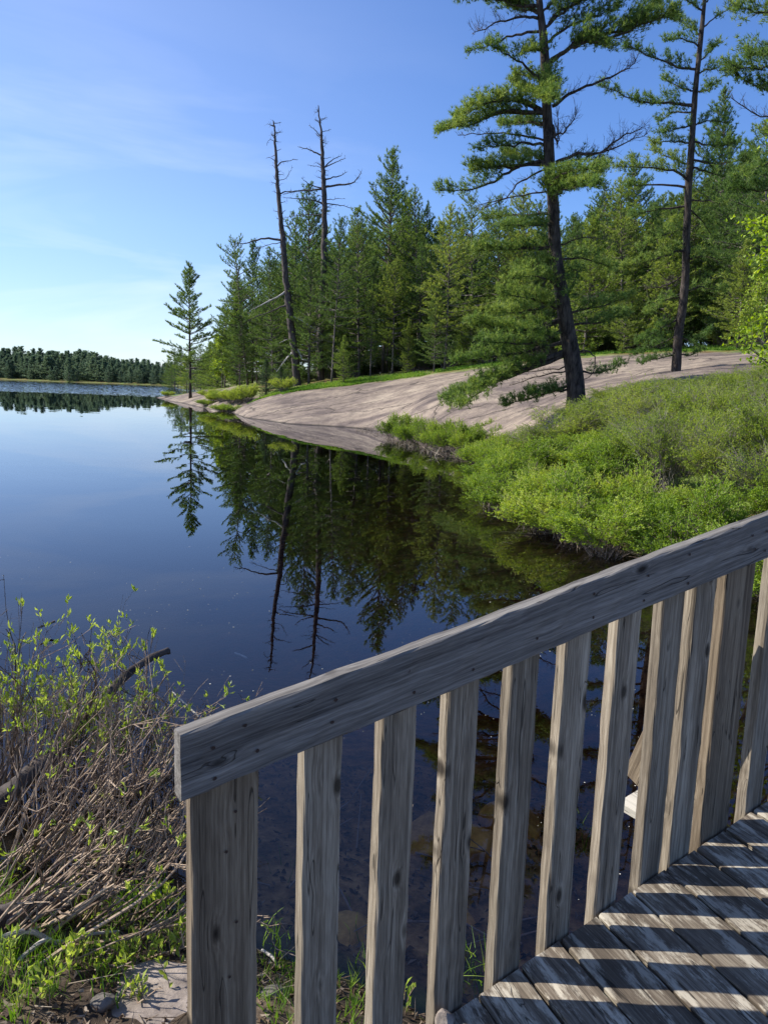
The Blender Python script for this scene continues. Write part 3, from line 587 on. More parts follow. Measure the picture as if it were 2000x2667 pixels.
def pine_parts(seed, H=14, cb=.2, Rm=2.6, wh=.5, nb=5, top_elev=55, low_elev=0, dens=1., tuft=.21, blade_n=10, blade_w=.15, trunk_r=.16, shape=.8, lean=.02, tintb=.5, dead_low=0, sparse=0, gaps=.0, twsp=.2):
    """returns (trunk G, crown wood G, foliage G) for a free standing pine at the origin"""
    global rng
    keep_rng = rng; rng = np.random.default_rng(seed)
    n = 14; z = np.linspace(0, H, n); P = np.zeros((n, 3)); P[:, 2] = z
    P[:, 0] = np.cumsum(rng.standard_normal(n))*.012*H/14+lean*z*rng.uniform(-1, 1); P[:, 1] = np.cumsum(rng.standard_normal(n))*.012*H/14
    P[:, :2] -= P[0, :2]
    gt = G(); r = trunk_r*(1-z/H)**.9+.01; r[0] *= 1.25; tube(gt, P, r, 8, rough=.05)
    gw = G(); gf = G(); T = newT()
    zz = H*cb; wi = 0
    while zz < H*.985:
        t = (zz-H*cb)/(H*(1-cb)); k = max(3, int(round(nb*rng.uniform(.7, 1.2)*(1 if t < .9 else .8))))
        a0 = rng.uniform(0, 6.28)
        side_bias = rng.uniform(0, 6.28)
        for q in range(k):
            if rng.random() < gaps: continue
            a = a0+q*6.283/k+rng.uniform(-.35, .35)
            Lb = Rm*min(1, (1-t)**shape*1.0+.03)*rng.uniform(.55, 1.05)*(.85+.3*math.cos(a-side_bias))
            if t < .18: Lb *= .5+2.6*t
            Lb = max(Lb, .3)
            el = R_(low_elev+(top_elev-low_elev)*t**1.3+rng.uniform(-9, 9)); cv = R_(rng.uniform(4, 30))
            B = limb_skeleton(Lb, el, cv, 5)
            c0, _ = along(P, [zz/H+rng.uniform(-.006, .006)]); B = rot_z(B, a, c0[0])
            tube(gw, B, np.linspace(.018+.012*Lb, .006, 5), 4, cap=False)
            dress(B, T, twsp/dens, min(1.2, .25+.36*Lb), start=.15 if Lb < 1.6 else .28, tint=tintb, tuft_sp=.17/dens, up=.3)
        zz += wh*rng.uniform(.75, 1.25)*(1-.45*t)*(H/14)**.3; wi += 1
    # leader
    k = 14; c, d = along(P, rng.uniform(.95, 1, k)); T['c'].append(c); T['d'].append(d+.6*rng.standard_normal((k, 3))); T['t'].append(np.full(k, tintb+.2))
    # dead stubs below the crown
    for q in range(dead_low):
        zz = rng.uniform(.06, cb+.12)*H; a = rng.uniform(0, 6.28); B = limb_skeleton(rng.uniform(.3, 1.3), R_(rng.uniform(-15, 20)), R_(rng.uniform(-20, 20)), 4, .2)
        c0, _ = along(P, [zz/H]); B = rot_z(B, a, c0[0]); tube(gw, B, np.linspace(.018, .005, 4), 3, tint=.8, cap=False)
        C, D = along(B, rng.uniform(.3, 1, 5)); prisms(gw, C, C+.25*nrm(D+.8*rng.standard_normal((5, 3))), .005, .002, .8)
    a, b, rr = (np.concatenate(T[k]) for k in 'abr'); prisms(gw, a, b, rr, rr*.35)
    c, d, tt = (np.concatenate(T[k]) for k in 'cdt')
    blades(gf, c, d, tuft*rng.uniform(.8, 1.2, len(c)), tt, nb=blade_n, width=blade_w, spread=.6)
    rng = keep_rng
    return gt, gw, gf
def template(name, label, cat, group, leafmat='needles', barkmat='bark_grey', **kw):
    gt, gw, gf = pine_parts(**kw)
    root = empty(name, (0, 0, 0), label, cat, group)
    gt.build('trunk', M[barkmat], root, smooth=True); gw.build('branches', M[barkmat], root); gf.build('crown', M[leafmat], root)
    return root
TPL = {
 'tall':   dict(seed=11, H=15, cb=.10, Rm=4.4, wh=.55, nb=6, shape=.62, dead_low=10, gaps=.08, trunk_r=.11),
 'broad':  dict(seed=12, H=14, cb=.16, Rm=5.0, wh=.8, nb=5, shape=.6, dead_low=14, gaps=.12, low_elev=-2, top_elev=45, trunk_r=.12),
 'narrow': dict(seed=13, H=14, cb=.2, Rm=3.6, wh=.5, nb=6, shape=.6, dead_low=22, gaps=.05, trunk_r=.10),
 'light':  dict(seed=14, H=13, cb=.24, Rm=4.0, wh=.58, nb=5, shape=.6, dead_low=18, gaps=.1, tintb=.55, trunk_r=.09),
 'lanky':  dict(seed=15, H=15, cb=.36, Rm=3.9, wh=.62, nb=6, shape=.6, dead_low=26, gaps=.12, trunk_r=.09),
 'bushy':  dict(seed=16, H=9, cb=.04, Rm=3.2, wh=.45, nb=7, shape=.8, dead_low=0, gaps=.03, trunk_r=.08),
 'spire':  dict(seed=17, H=16, cb=.14, Rm=5.2, wh=.55, nb=6, shape=.85, dead_low=12, gaps=.08, low_elev=5, top_elev=50, trunk_r=.12),
 'spruce': dict(seed=18, H=7, cb=.02, Rm=2.3, wh=.32, nb=8, shape=.95, dead_low=0, low_elev=-12, top_elev=35, tuft=.16, tintb=.4),
}
LEAF = {'light': 'needles_light', 'spruce': 'needles_dark', 'bushy': 'needles_light'}
first = {}
def plant(kind, base, H, label, cat='pine tree', name='pine_tree', group=None, rz=None, widen=1.0):
    if kind not in first:
        r_ = template(name, label, cat, group, leafmat=LEAF.get(kind, 'needles'), **TPL[kind]); first[kind] = r_
    else:
        r_ = copy_tree(first[kind]); r_.name = name; r_['label'] = label; r_['category'] = cat
        if group: r_['group'] = group
        elif 'group' in r_: del r_['group']
    s = H/TPL[kind]['H']; r_.location = [float(v) for v in base]; r_.rotation_euler = (0, 0, random.uniform(0, 6.28) if rz is None else rz)
    r_.scale = (s*widen, s*widen, s)
    return r_
def place(kind, bx, by, D, ty, label, tx=None, **k):
    b = at(bx, by, D); tp = at(tx if tx is not None else bx, ty, D); z = gz(b[0], b[1])
    r_ = plant(kind, (b[0], b[1], z-.05), tp[2]-z, label, **k)
    if tx is not None:      # lean towards the measured top
        v = Vector((tp[0]-b[0], tp[1]-b[1], tp[2]-z)); q = Vector((0, 0, 1)).rotation_difference(v.normalized())
        r_.rotation_euler = (q @ r_.rotation_euler.to_quaternion()).to_euler()
    return r_
FRONT = [
 ('broad', 536, 832, 74, 512, 'sparse tall pine with long level boughs standing left of the bare trunks', 506, .95),
 ('narrow', 546, 832, 79, 520, 'slim pine top showing just behind the sparse leftmost forest pine', 545, .9),
 ('tall', 590, 845, 67, 538, 'dense mid-green pine just left of the leaning dead trunk', 580, 1.0),
 ('tall', 668, 838, 72, 400, 'tall pine whose crown stands behind the straight dead trunk', 672, 1.1),
 ('broad', 632, 842, 76, 470, 'dark pine filling the gap between the two dead trunks', 640, 1.0),
 ('lanky', 716, 832, 58, 470, 'thin pine with bare lower trunk right beside the straight dead trunk', 738, .9),
 ('tall', 775, 830, 62, 450, 'full green pine between the thin-trunked pine and the spire pine', 776, 1.15),
 ('spire', 826, 826, 66, 314, 'tallest forest pine with pointed spire above its neighbours', 838, 1.05),
 ('narrow', 800, 826, 60, 560, 'slender pine with pale bare stem beneath the spire pine', 806, .8),
 ('narrow', 868, 822, 70, 428, 'narrow pine rising right of the tall spire pine', 882, 1.0),
 ('light', 905, 818, 64, 405, 'loose light pine top between spire pine and pale green pine', 898, .9),
 ('tall', 925, 815, 66, 452, 'dark pine behind the pale green slab-edge pine', 925, 1.0),
 ('light', 960, 806, 54, 440, 'pale green pine standing forward on the slab crest with bare lower stem', 972, 1.1),
 ('broad', 1020, 802, 58, 418, 'pine crown seen left of the great pine above its left boughs', 1018, 1.0),
 ('tall', 1075, 796, 60, 425, 'green pine beyond the lower left boughs of the great pine', 1080, 1.1),
 ('light', 1128, 790, 58, 405, 'light feathery pine close behind the left side of the great trunk', 1130, 1.2),
 ('broad', 1180, 786, 62, 450, 'dark pine directly behind the great pine trunk', 1185, 1.1),
 ('bushy', 1260, 778, 50, 470, 'bushy yellow-green pine just right of the great trunk', None, 1.3),
 ('tall', 1300, 776, 57, 390, 'dense pine right of the great trunk with rounded dark crown', 1303, 1.2),
 ('light', 1340, 774, 54, 380, 'pale pine between the great pine and the second tall pine', 1338, 1.2),
 ('spire', 1385, 772, 62, 322, 'pointed pine top left of the second tall trunk', 1378, 1.1),
 ('bushy', 1425, 770, 49, 470, 'rounded bushy pine just left of the second tall trunk', None, 1.3),
 ('broad', 1500, 765, 56, 360, 'dark broad pine behind the second tall trunk', 1500, 1.1),
 ('spire', 1545, 757, 55, 185, 'tall pointed pine right of the second trunk reaching high into the sky', 1558, .95),
 ('tall', 1600, 757, 52, 330, 'dense pine right of the tall pointed pine', 1605, 1.2),
 ('broad', 1655, 757, 50, 260, 'broad pine cut by the right edge of the picture', 1655, 1.1),
 ('bushy', 1590, 765, 46, 520, 'yellow-green bushy pine low beside the right edge', None, 1.2),
 ('spruce', 575, 855, 60, 775, 'small dark spruce at the foot of the leaning dead trunk', None, 1.25),
 ('spruce', 606, 848, 58, 790, 'short blackish spruce directly left of the leaning dead trunk base', None, 1.3),
 ('bushy', 742, 832, 56, 725, 'small light green pine near slab edge right of the straight dead trunk', None, 1.1),
 ('bushy', 880, 818, 58, 690, 'young pine in shade below the narrow pine beside the spire pine', None, .9),
 ('bushy', 693, 838, 71, 640, 'young pine low behind the gap between straight dead trunk and thin-trunked pine', None, .9),
 ('bushy', 512, 838, 78, 640, 'young pine at the left foot of the sparse leftmost forest pine', None, 1.1),
 ('tall', 486, 836, 92, 655, 'pine at the far left end of the main forest edge', 490, 1.2),
 ('bushy', 470, 834, 98, 720, 'low light pine at the extreme left of the forest behind the lone pine', None, 1.3),
 ('bushy', 1010, 803, 55, 640, 'young pine in shade right of the pale green slab-edge pine', None, 1.0),
 ('bushy', 1110, 792, 52, 600, 'young bright pine left of the great trunk foot', None, 1.2),
 ('bushy', 1345, 776, 48, 600, 'young pine on slab crest midway between both great trunks', None, 1.1),
]
for kd, bx, by, D, ty, lb, tx, wd in FRONT:
    place(kd, bx, by, D, ty, lb, tx=tx, widen=wd, cat='spruce' if kd == 'spruce' else 'pine tree', name='spruce_tree' if kd == 'spruce' else 'pine_tree')
# the mass of the forest behind: filled below the measured skyline
skx = [470, 500, 530, 545, 580, 620, 670, 710, 740, 780, 800, 838, 880, 925, 970, 1020, 1060, 1130, 1200, 1300, 1376, 1450, 1560, 1659, 1760]
sky_ = [640, 560, 580, 560, 570, 520, 450, 500, 500, 475, 470, 420, 470, 480, 480, 450, 460, 430, 450, 410, 380, 370, 330, 320, 320]
kinds = ['tall', 'broad', 'narrow', 'light', 'lanky', 'tall', 'spire', 'bushy']
for row, (D0, nn, dy) in enumerate([(67, 28, 50), (76, 30, 20), (90, 30, 0), (60, 12, 130), (106, 24, 5)]):
    for q in range(nn):
        px = 500+(1720-500)*(q+.5+rng.uniform(-.35, .35))/nn
        if row == 3 and px < 800: continue
        D = D0+rng.uniform(-4, 5)-(px-500)/1200*10+(10 if px < 620 else 0)
        ty = np.interp(px, skx, sky_)+dy+rng.uniform(-8, 50)
        kd = kinds[int(rng.integers(0, 8))]
        if kd == 'bushy': ty += 70
        place(kd, px, 800, D, ty, 'pine deep in the forest mass behind the front row above the slab', group='pines crowding the forest behind the front row', widen=1.15)
# mid-distance trees on the far side of the point, behind the lone pine
for q, (bx, D, ty) in enumerate([(366, 190, 775), (378, 180, 752), (392, 172, 748), (404, 165, 770), (420, 160, 756), (434, 150, 745), (446, 140, 760), (456, 128, 738), (468, 118, 742), (385, 200, 765), (412, 180, 762), (440, 175, 765), (372, 185, 790)]):
    place(['tall', 'broad', 'narrow', 'bushy'][q % 4], bx, 835, D, ty, 'pine on the wooded shore just beyond the lone pine', group='pines on the shore beyond the lone pine', widen=1.25)
# birches and maples at the forest edge
# lone pine on the rocky point
gt, gw, gf = pine_parts(seed=42, H=15, cb=.14, Rm=4.6, wh=.66, nb=5, shape=.62, gaps=.18, low_elev=-4, top_elev=50, trunk_r=.15, dead_low=8, tintb=.42, lean=.0, tuft=.26, dens=1.2)
b = at(412, 857, 80); tp = at(416, 568, 80); z0 = gz(b[0], b[1])
lone = empty('pine_tree', (b[0], b[1], z0-.05), 'lone slender pine standing apart on the low rocky point by the lake', 'pine tree')
lone.scale = ((tp[2]-z0)/15,)*3
gt.build('trunk', M['bark_dark'], lone, smooth=True); gw.build('branches', M['bark_grey'], lone); gf.build('crown', M['needles'], lone)

# ------------------------------------------------------------------ far shore forest
FAR = {}
for q, kw in enumerate([dict(seed=61, H=11, cb=.03, Rm=4.0, wh=.9, nb=6, shape=.5, gaps=.05), dict(seed=62, H=11, cb=.03, Rm=4.0, wh=.9, nb=6, shape=.8), dict(seed=63, H=10, cb=.03, Rm=4.2, wh=.9, nb=6, shape=.75, gaps=.1), dict(seed=64, H=9, cb=.03, Rm=3.6, wh=.8, nb=7, shape=.8, gaps=.05)]):
    FAR[q] = (kw, None)
fk = 0
def far_tree(x, y, H, group, label):
    global fk
    q = int(rng.integers(0, 4)); kw, r_ = FAR[q]
    if r_ is None:
        gt, gw, gf = pine_parts(tuft=.6, blade_n=6, blade_w=.34, dens=.5, twsp=.3, trunk_r=.16, **kw)
        r_ = empty('far_pine', (0, 0, 0), label, 'pine tree', group); gt.build('trunk', M['bark_grey'], r_); gf.build('crown', M['needles_far_hazed'], r_); FAR[q] = (kw, r_)
    else: r_ = copy_tree(r_)
    s = H/kw['H']; r_.location = (x, y, gz(x, y)-.1); r_.rotation_euler = (0, 0, random.uniform(0, 6.28)); w_s = s*rng.uniform(1.1, 1.7); r_.scale = (w_s, w_s, s)
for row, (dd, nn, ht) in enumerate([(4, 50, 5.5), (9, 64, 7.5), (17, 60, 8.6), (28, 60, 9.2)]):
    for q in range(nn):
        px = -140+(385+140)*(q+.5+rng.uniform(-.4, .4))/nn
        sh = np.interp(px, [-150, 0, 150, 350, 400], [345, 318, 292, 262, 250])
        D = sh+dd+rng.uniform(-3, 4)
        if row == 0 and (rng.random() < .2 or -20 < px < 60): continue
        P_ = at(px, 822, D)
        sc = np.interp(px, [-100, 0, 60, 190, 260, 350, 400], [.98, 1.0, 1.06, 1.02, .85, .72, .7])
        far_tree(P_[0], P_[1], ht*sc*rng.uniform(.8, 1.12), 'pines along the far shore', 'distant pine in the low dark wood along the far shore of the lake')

# ------------------------------------------------------------------ trees built limb by limb
def smooth(P, n):
    P = np.asarray(P, float); k = len(P)
    if k == 2: return P[0]+(P[1]-P[0])*np.linspace(0, 1, n)[:, None]
    t = np.linspace(0, k-1, n); i = np.clip(t.astype(int), 0, k-2); f = (t-i)[:, None]
    p0 = P[np.maximum(i-1, 0)]; p1 = P[i]; p2 = P[i+1]; p3 = P[np.minimum(i+2, k-1)]
    return .5*((2*p1)+(-p0+p2)*f+(2*p0-5*p1+4*p2-p3)*f**2+(-p0+3*p1-3*p2+p3)*f**3)
c2 = lambda X, Y: (912.4+X*.45, Y*.45)          # the right-hand measuring crop
c1 = lambda X, Y: (331.8+X*.4, 207.4+Y*.4)      # the forest measuring crop
def limb3(conv, pts, D, dz, org, n=None):
    L_ = len(pts); out_ = []
    for q, (X, Y) in enumerate(pts):
        out_.append(at(*conv(X, Y), D+dz*(q/(L_-1))**1.2)-org)
    P = smooth(out_, n or (4*L_)); P[1:-1] += .02*rng.standard_normal((len(P)-2, 3)); return P
def twiggy(g, P, n, ln, r=.006, tint=.6, up=.6, sub=3, start=.15):
    """fine bare twigs"""
    C, D = along(P, rng.uniform(start, 1, n)); d = nrm(D*.5+.6*rng.standard_normal((n, 3))+np.array([0, 0, up])); l = ln*rng.uniform(.4, 1.1, n)[:, None]
    E_ = C+d*l; prisms(g, C, E_, r, r*.5, tint)
    for _ in range(sub):
        f = rng.uniform(.3, 1, (n, 1)); c = C+(E_-C)*f; d2 = nrm(d+.8*rng.standard_normal((n, 3))+np.array([0, 0, up*.4])); prisms(g, c, c+d2*l*rng.uniform(.25, .6, (n, 1)), r*.55, r*.25, tint)
def limbed_tree(name, label, conv, D, trunkpx, widths, limbs, barkm, leafm, tuft=.15, cat='pine tree', base_drop=.3, sp=.14, tl0=.8):
    P = np.array([at(*conv(X, Y), D) for X, Y in trunkpx]); org = P[0].copy(); org[2] = gz(org[0], org[1])-base_drop
    root = empty(name, org, label, cat)
    P[0, 2] = org[2]; P = P-org
    g = G(); sc_ = .45 if conv is c2 else .4
    r = np.array(widths)*sc_/1683*D*.5; n = 48; Pt = smooth(P, n); rt = np.interp(np.linspace(0, 1, n), np.linspace(0, 1, len(r)), r)
    tube(g, Pt, rt, 14, rough=.045); g.build('trunk', M[barkm], root, smooth=True)
    for pts, dz, kind, amt in limbs:
        B = limb3(conv, pts, D, dz, org); Lb = np.linalg.norm(np.diff(B, axis=0), axis=1).sum()
        gw = G(); r0 = (.018+.014*Lb)*(1.0 if kind != 'thin' else .6)
        tube(gw, B, np.linspace(r0, .008, len(B))**1.0, 6, rough=.04)
        gl = G(); T = newT()
        if kind in ('green', 'light', 'dark', 'end'):
            st = {'green': .16, 'light': .12, 'dark': .2, 'end': .5}[kind]
            ti = {'green': .5, 'light': .72, 'dark': .32, 'end': .5}[kind]
            dress(B, T, sp, tl0*amt, start=st, up=.45, tint=ti, tuft_sp=.085, jit=.07, rep=2)
            dress(B, T, sp*1.4, tl0*amt*.7, start=st, up=1.1, tint=ti+.05, tuft_sp=.09, jit=.07, rep=2, side=.4)
            a, b, rr = (np.concatenate(T[k]) for k in 'abr'); prisms(gw, a, b, rr*.8, rr*.3, .4)
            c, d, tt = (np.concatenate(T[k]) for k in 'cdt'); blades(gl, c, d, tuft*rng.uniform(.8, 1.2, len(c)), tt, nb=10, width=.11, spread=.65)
        elif kind in ('bare', 'thin'):
            twiggy(gw, B, int(26*Lb*amt), .5*amt, .007, .85, up=.5)
        br = gw.build('branch', M[barkm], root)
        if gl.n: gl.build('foliage', M[leafm], br)
        gl = None
    return root
HT = [(742, 1890), (735, 1850), (715, 1700), (690, 1560), (665, 1400), (640, 1250), (632, 1100), (625, 950), (610, 800), (603, 650), (596, 500), (590, 350), (582, 200), (568, 80), (560, 0), (548, -140), (540, -300), (535, -430)]
HW = [100, 84, 78, 70, 62, 56, 54, 50, 47, 45, 42, 40, 36, 30, 27, 20, 12, 4]
HL = [
 ([(560, 30), (450, 25), (330, -10), (150, -20)], -.6, 'green', 1.3), ([(562, 60), (470, 50), (400, 20)], 1.0, 'green', 1.1),
 ([(563, 90), (470, 80), (350, 110), (240, 165)], -.4, 'bare', .9), ([(568, 150), (450, 170), (330, 215), (225, 245)], .5, 'end', .55),
 ([(575, 400), (500, 320), (430, 275), (335, 225)], -.9, 'end', 1.2), ([(585, 390), (530, 370), (450, 350)], .5, 'light', .8),
 ([(580, 470), (500, 430), (440, 400)], .4, 'light', .8), ([(600, 250), (545, 235), (510, 250)], -1.0, 'light', .9),
 ([(598, 560), (480, 490), (370, 485), (260, 515), (170, 590)], -1.2, 'light', 1.15), ([(595, 545), (400, 543), (250, 580), (95, 622)], -.2, 'green', .95),
 ([(600, 600), (480, 590), (380, 595)], 1.2, 'green', .8), ([(603, 680), (450, 645), (300, 642), (170, 650)], .8, 'thin', .5),
 ([(603, 690), (480, 690), (380, 700), (280, 715)], -.4, 'dark', 1.1), ([(608, 770), (450, 800), (340, 800), (240, 815)], -.8, 'light', 1.05),
 ([(612, 775), (500, 770), (400, 740)], .7, 'light', .9), ([(610, 790), (480, 795), (380, 850), (250, 905), (85, 915)], -.5, 'end', 1.35),
 ([(612, 800), (470, 870), (400, 950), (270, 1010)], .8, 'thin', .5), ([(618, 915), (430, 945), (270, 985)], .2, 'thin', .6),
 ([(622, 1025), (430, 1035), (300, 1050)], .8, 'end', .8), ([(628, 1080), (500, 1080), (400, 1100)], -1.0, 'green', .9), ([(635, 1190), (470, 1190), (260, 1205)], -.3, 'light', .95),
 ([(655, 1390), (560, 1330), (440, 1335)], -1.8, 'light', 1.25), ([(650, 1300), (580, 1270), (470, 1285)], .3, 'green', 1.0),
 ([(665, 1480), (540, 1440), (385, 1410)], -1.5, 'light', 1.3), ([(660, 1440), (560, 1480), (450, 1500), (350, 1500)], -2.2, 'light', 1.3),
 ([(680, 1530), (500, 1600), (370, 1580), (245, 1560)], -1.0, 'light', 1.35), ([(675, 1580), (560, 1640), (430, 1650), (300, 1640)], -2.2, 'green', 1.35),
 ([(685, 1640), (480, 1690), (330, 1710), (180, 1740)], -1.2, 'green', 1.4), ([(690, 1700), (450, 1800), (300, 1850), (130, 1925)], -1.6, 'green', 1.5), ([(690, 1690), (500, 1760), (380, 1810), (280, 1880), (180, 1950)], -2.4, 'light', 1.25),
 ([(695, 1780), (550, 1810), (415, 1850)], .5, 'thin', .4), ([(700, 1760), (560, 1780), (430, 1790)], 1.0, 'thin', .4), ([(705, 1850), (560, 1900), (400, 1945)], -.8, 'dark', 1.15), ([(705, 1870), (620, 1880), (520, 1890)], -1.2, 'dark', 1.0),
 ([(608, 300), (700, 235), (820, 195), (960, 165), (1060, 115), (1180, 70)], -.8, 'green', 1.7), ([(606, 200), (700, 130), (820, 80), (930, 40)], .4, 'dark', 1.6), ([(590, 130), (650, 60), (760, 10), (880, -40)], -.6, 'green', 1.5),
 ([(575, 60), (640, 0), (720, -60)], .2, 'green', 1.4), ([(700, 235), (780, 200), (880, 225)], -.3, 'green', 1.1), ([(960, 165), (1040, 90), (1130, 20)], .6, 'light', 1.1),
 ([(622, 510), (720, 440), (860, 390), (980, 330), (1020, 290)], -.8, 'bare', .85), ([(625, 600), (650, 690), (648, 560)], -.5, 'bare', 1.0), ([(620, 660), (690, 620), (740, 540)], .6, 'bare', .9),
 ([(640, 780), (740, 740), (850, 735), (920, 712), (1080, 640)], -1.0, 'bare', .9), ([(640, 790), (760, 765), (870, 780)], .3, 'dark', .9), ([(850, 735), (950, 660), (1060, 610)], -.3, 'bare', 1.0),
 ([(632, 960), (620, 890), (700, 850), (860, 825)], -2.6, 'light', 1.15), ([(632, 980), (640, 920), (720, 890), (820, 880)], -3.2, 'light', 1.0),
 ([(650, 1180), (760, 1143), (880, 1145)], -.6, 'thin', .5), ([(600, 330), (610, 400), (630, 450)], -1.5, 'light', .8), ([(600, 430), (570, 460), (620, 480)], -1.6, 'light', .8),
 ([(660, 1250), (780, 1240), (900, 1290)], .9, 'green', 1.1), ([(680, 1340), (740, 1300), (700, 1420)], -.8, 'dark', .8), ([(690, 1500), (800, 1480), (980, 1430)], .4, 'green', 1.2),
 ([(710, 1560), (850, 1545), (960, 1520)], 1.2, 'dark', 1.2), ([(730, 1690), (800, 1690), (828, 1730), (810, 1800), (775, 1820)], -.8, 'thin', .2), ([(760, 1780), (850, 1790), (940, 1750)], .6, 'dark', .9),
]
for pts, dz, kd, am in list(HL):
    if kd in ('light', 'green') and 1250 < pts[0][1] < 1750 and pts[-1][0] < 600:
        if rng.random() < .55: HL.append(([(pts[0][0], pts[0][1]+rng.uniform(-25, 25))]+[(X+rng.uniform(-20, 45), Y+rng.uniform(-45, 35)) for X, Y in pts[1:]], dz+rng.uniform(-.9, 1.1), ['light', 'green'][int(rng.random() < .4)], am*.8))
    elif kd in ('light', 'green') and pts[0][1] < 1250:
        HL.append(([pts[0]]+[(X+rng.uniform(-10, 25), Y+rng.uniform(-30, 10)) for X, Y in pts[1:]], dz+rng.uniform(-.8, .8), 'green', am*.8))
for q in range(7):          # boughs above the top of the picture, seen only in the reflection
    y = -60-50*q; sg = 1 if q % 2 else -1
    HL.append(([(552-q, y), (552+sg*150, y-40), (552+sg*(330-35*q), y-70)], rng.uniform(-1.5, 1.5), 'green', 1.3))
limbed_tree('pine_tree', 'great leaning white pine with thick dark trunk and ragged boughs on the granite slab', c2, 27, HT, HW, HL, 'bark_dark', 'needles_hero', tuft=.155)

P2T = [(1212, 1800), (1215, 1780), (1228, 1600), (1250, 1450), (1262, 1300), (1265, 1150), (1272, 1000), (1278, 850), (1290, 700), (1300, 550), (1312, 400), (1330, 230), (1345, 80), (1352, 0), (1356, -150), (1358, -300)]
P2W = [46, 42, 38, 36, 34, 31, 30, 29, 27, 24, 22, 20, 17, 15, 9, 3]
P2L = [([(1330, 330), (1250, 330), (1100, 270), (985, 225)], -.5, 'dark', 1.5), ([(1310, 440), (1230, 420), (1160, 380)], .5, 'green', 1.2), ([(1305, 510), (1180, 493), (1050, 490), (870, 415)], -.8, 'green', 1.4),
 ([(1300, 540), (1200, 540), (1140, 580)], .8, 'dark', 1.2), ([(1300, 600), (1220, 620), (1150, 640)], -.9, 'dark', 1.1), ([(1290, 690), (1200, 680), (1110, 690)], -.6, 'light', 1.2), ([(1280, 790), (1190, 760), (1110, 720)], .5, 'light', 1.2),
 ([(1278, 900), (1100, 885), (990, 895)], -1.0, 'end', 1.2), ([(1275, 990), (1130, 1005), (1010, 1040)], -.5, 'end', 1.2), ([(1275, 860), (1160, 810), (950, 800)], -1.5, 'light', 1.4),
 ([(1345, 140), (1400, 85), (1500, 30)], -.3, 'end', 1.2), ([(1320, 350), (1390, 330), (1450, 345)], -.5, 'green', 1.2), ([(1325, 300), (1370, 250), (1410, 215)], .7, 'green', 1.1), ([(1310, 440), (1370, 430), (1390, 400)], -1.0, 'green', 1.0),
 ([(1300, 600), (1370, 580), (1460, 590)], .4, 'green', 1.2), ([(1298, 680), (1390, 700), (1480, 690)], -.8, 'dark', 1.3), ([(1292, 760), (1400, 790), (1570, 760)], -.9, 'dark', 1.7), ([(1290, 800), (1380, 830), (1500, 860)], .4, 'dark', 1.5),
 ([(1285, 960), (1370, 965), (1450, 985)], -.6, 'end', .9), ([(1280, 1000), (1340, 1060), (1400, 1150)], .9, 'green', 1.1), ([(1268, 1100), (1180, 1120), (1060, 1180)], -.8, 'green', 1.3),
 ([(1265, 1200), (1150, 1230), (950, 1290)], -1.6, 'light', 1.2), ([(1262, 1250), (1350, 1230), (1480, 1260)], -.7, 'green', 1.3), ([(1255, 1320), (1170, 1370), (1060, 1390)], .3, 'bare', .9), ([(1255, 1400), (1350, 1380), (1450, 1400)], .7, 'green', 1.2),
 ([(1250, 1420), (1150, 1450), (1080, 1500)], -.4, 'green', 1.1), ([(1240, 1520), (1140, 1580), (1040, 1640)], -.9, 'dark', 1.2), ([(1235, 1600), (1140, 1650), (1030, 1700)], .2, 'dark', 1.3), ([(1230, 1620), (1300, 1640), (1370, 1600)], -.5, 'dark', 1.1), ([(1225, 1700), (1290, 1700), (1330, 1670)], .6, 'dark', 1.0), ([(1225, 1700), (1130, 1720), (1060, 1740)], -.6, 'dark', 1.1),
 ([(1340, 170), (1280, 130), (1200, 80)], .6, 'green', 1.3), ([(1350, 60), (1280, 10), (1200, -50)], -.4, 'green', 1.4), ([(1352, 10), (1420, -30), (1490, -40)], .6, 'green', 1.3), ([(1335, 230), (1260, 190), (1180, 190)], -.7, 'green', 1.1)]
for q in range(5):
    y = -80-50*q; sg = 1 if q % 2 else -1
    P2L.append(([(1355, y), (1355+sg*110, y-30), (1355+sg*(230-35*q), y-50)], rng.uniform(-1.2, 1.2), 'green', 1.3))
limbed_tree('pine_tree', 'second tall slim pine with bare upper trunk right of the great leaning pine', c2, 35, P2T, P2W, P2L, 'bark_dark', 'needles_hero', tuft=.17, tl0=.7, sp=.19)

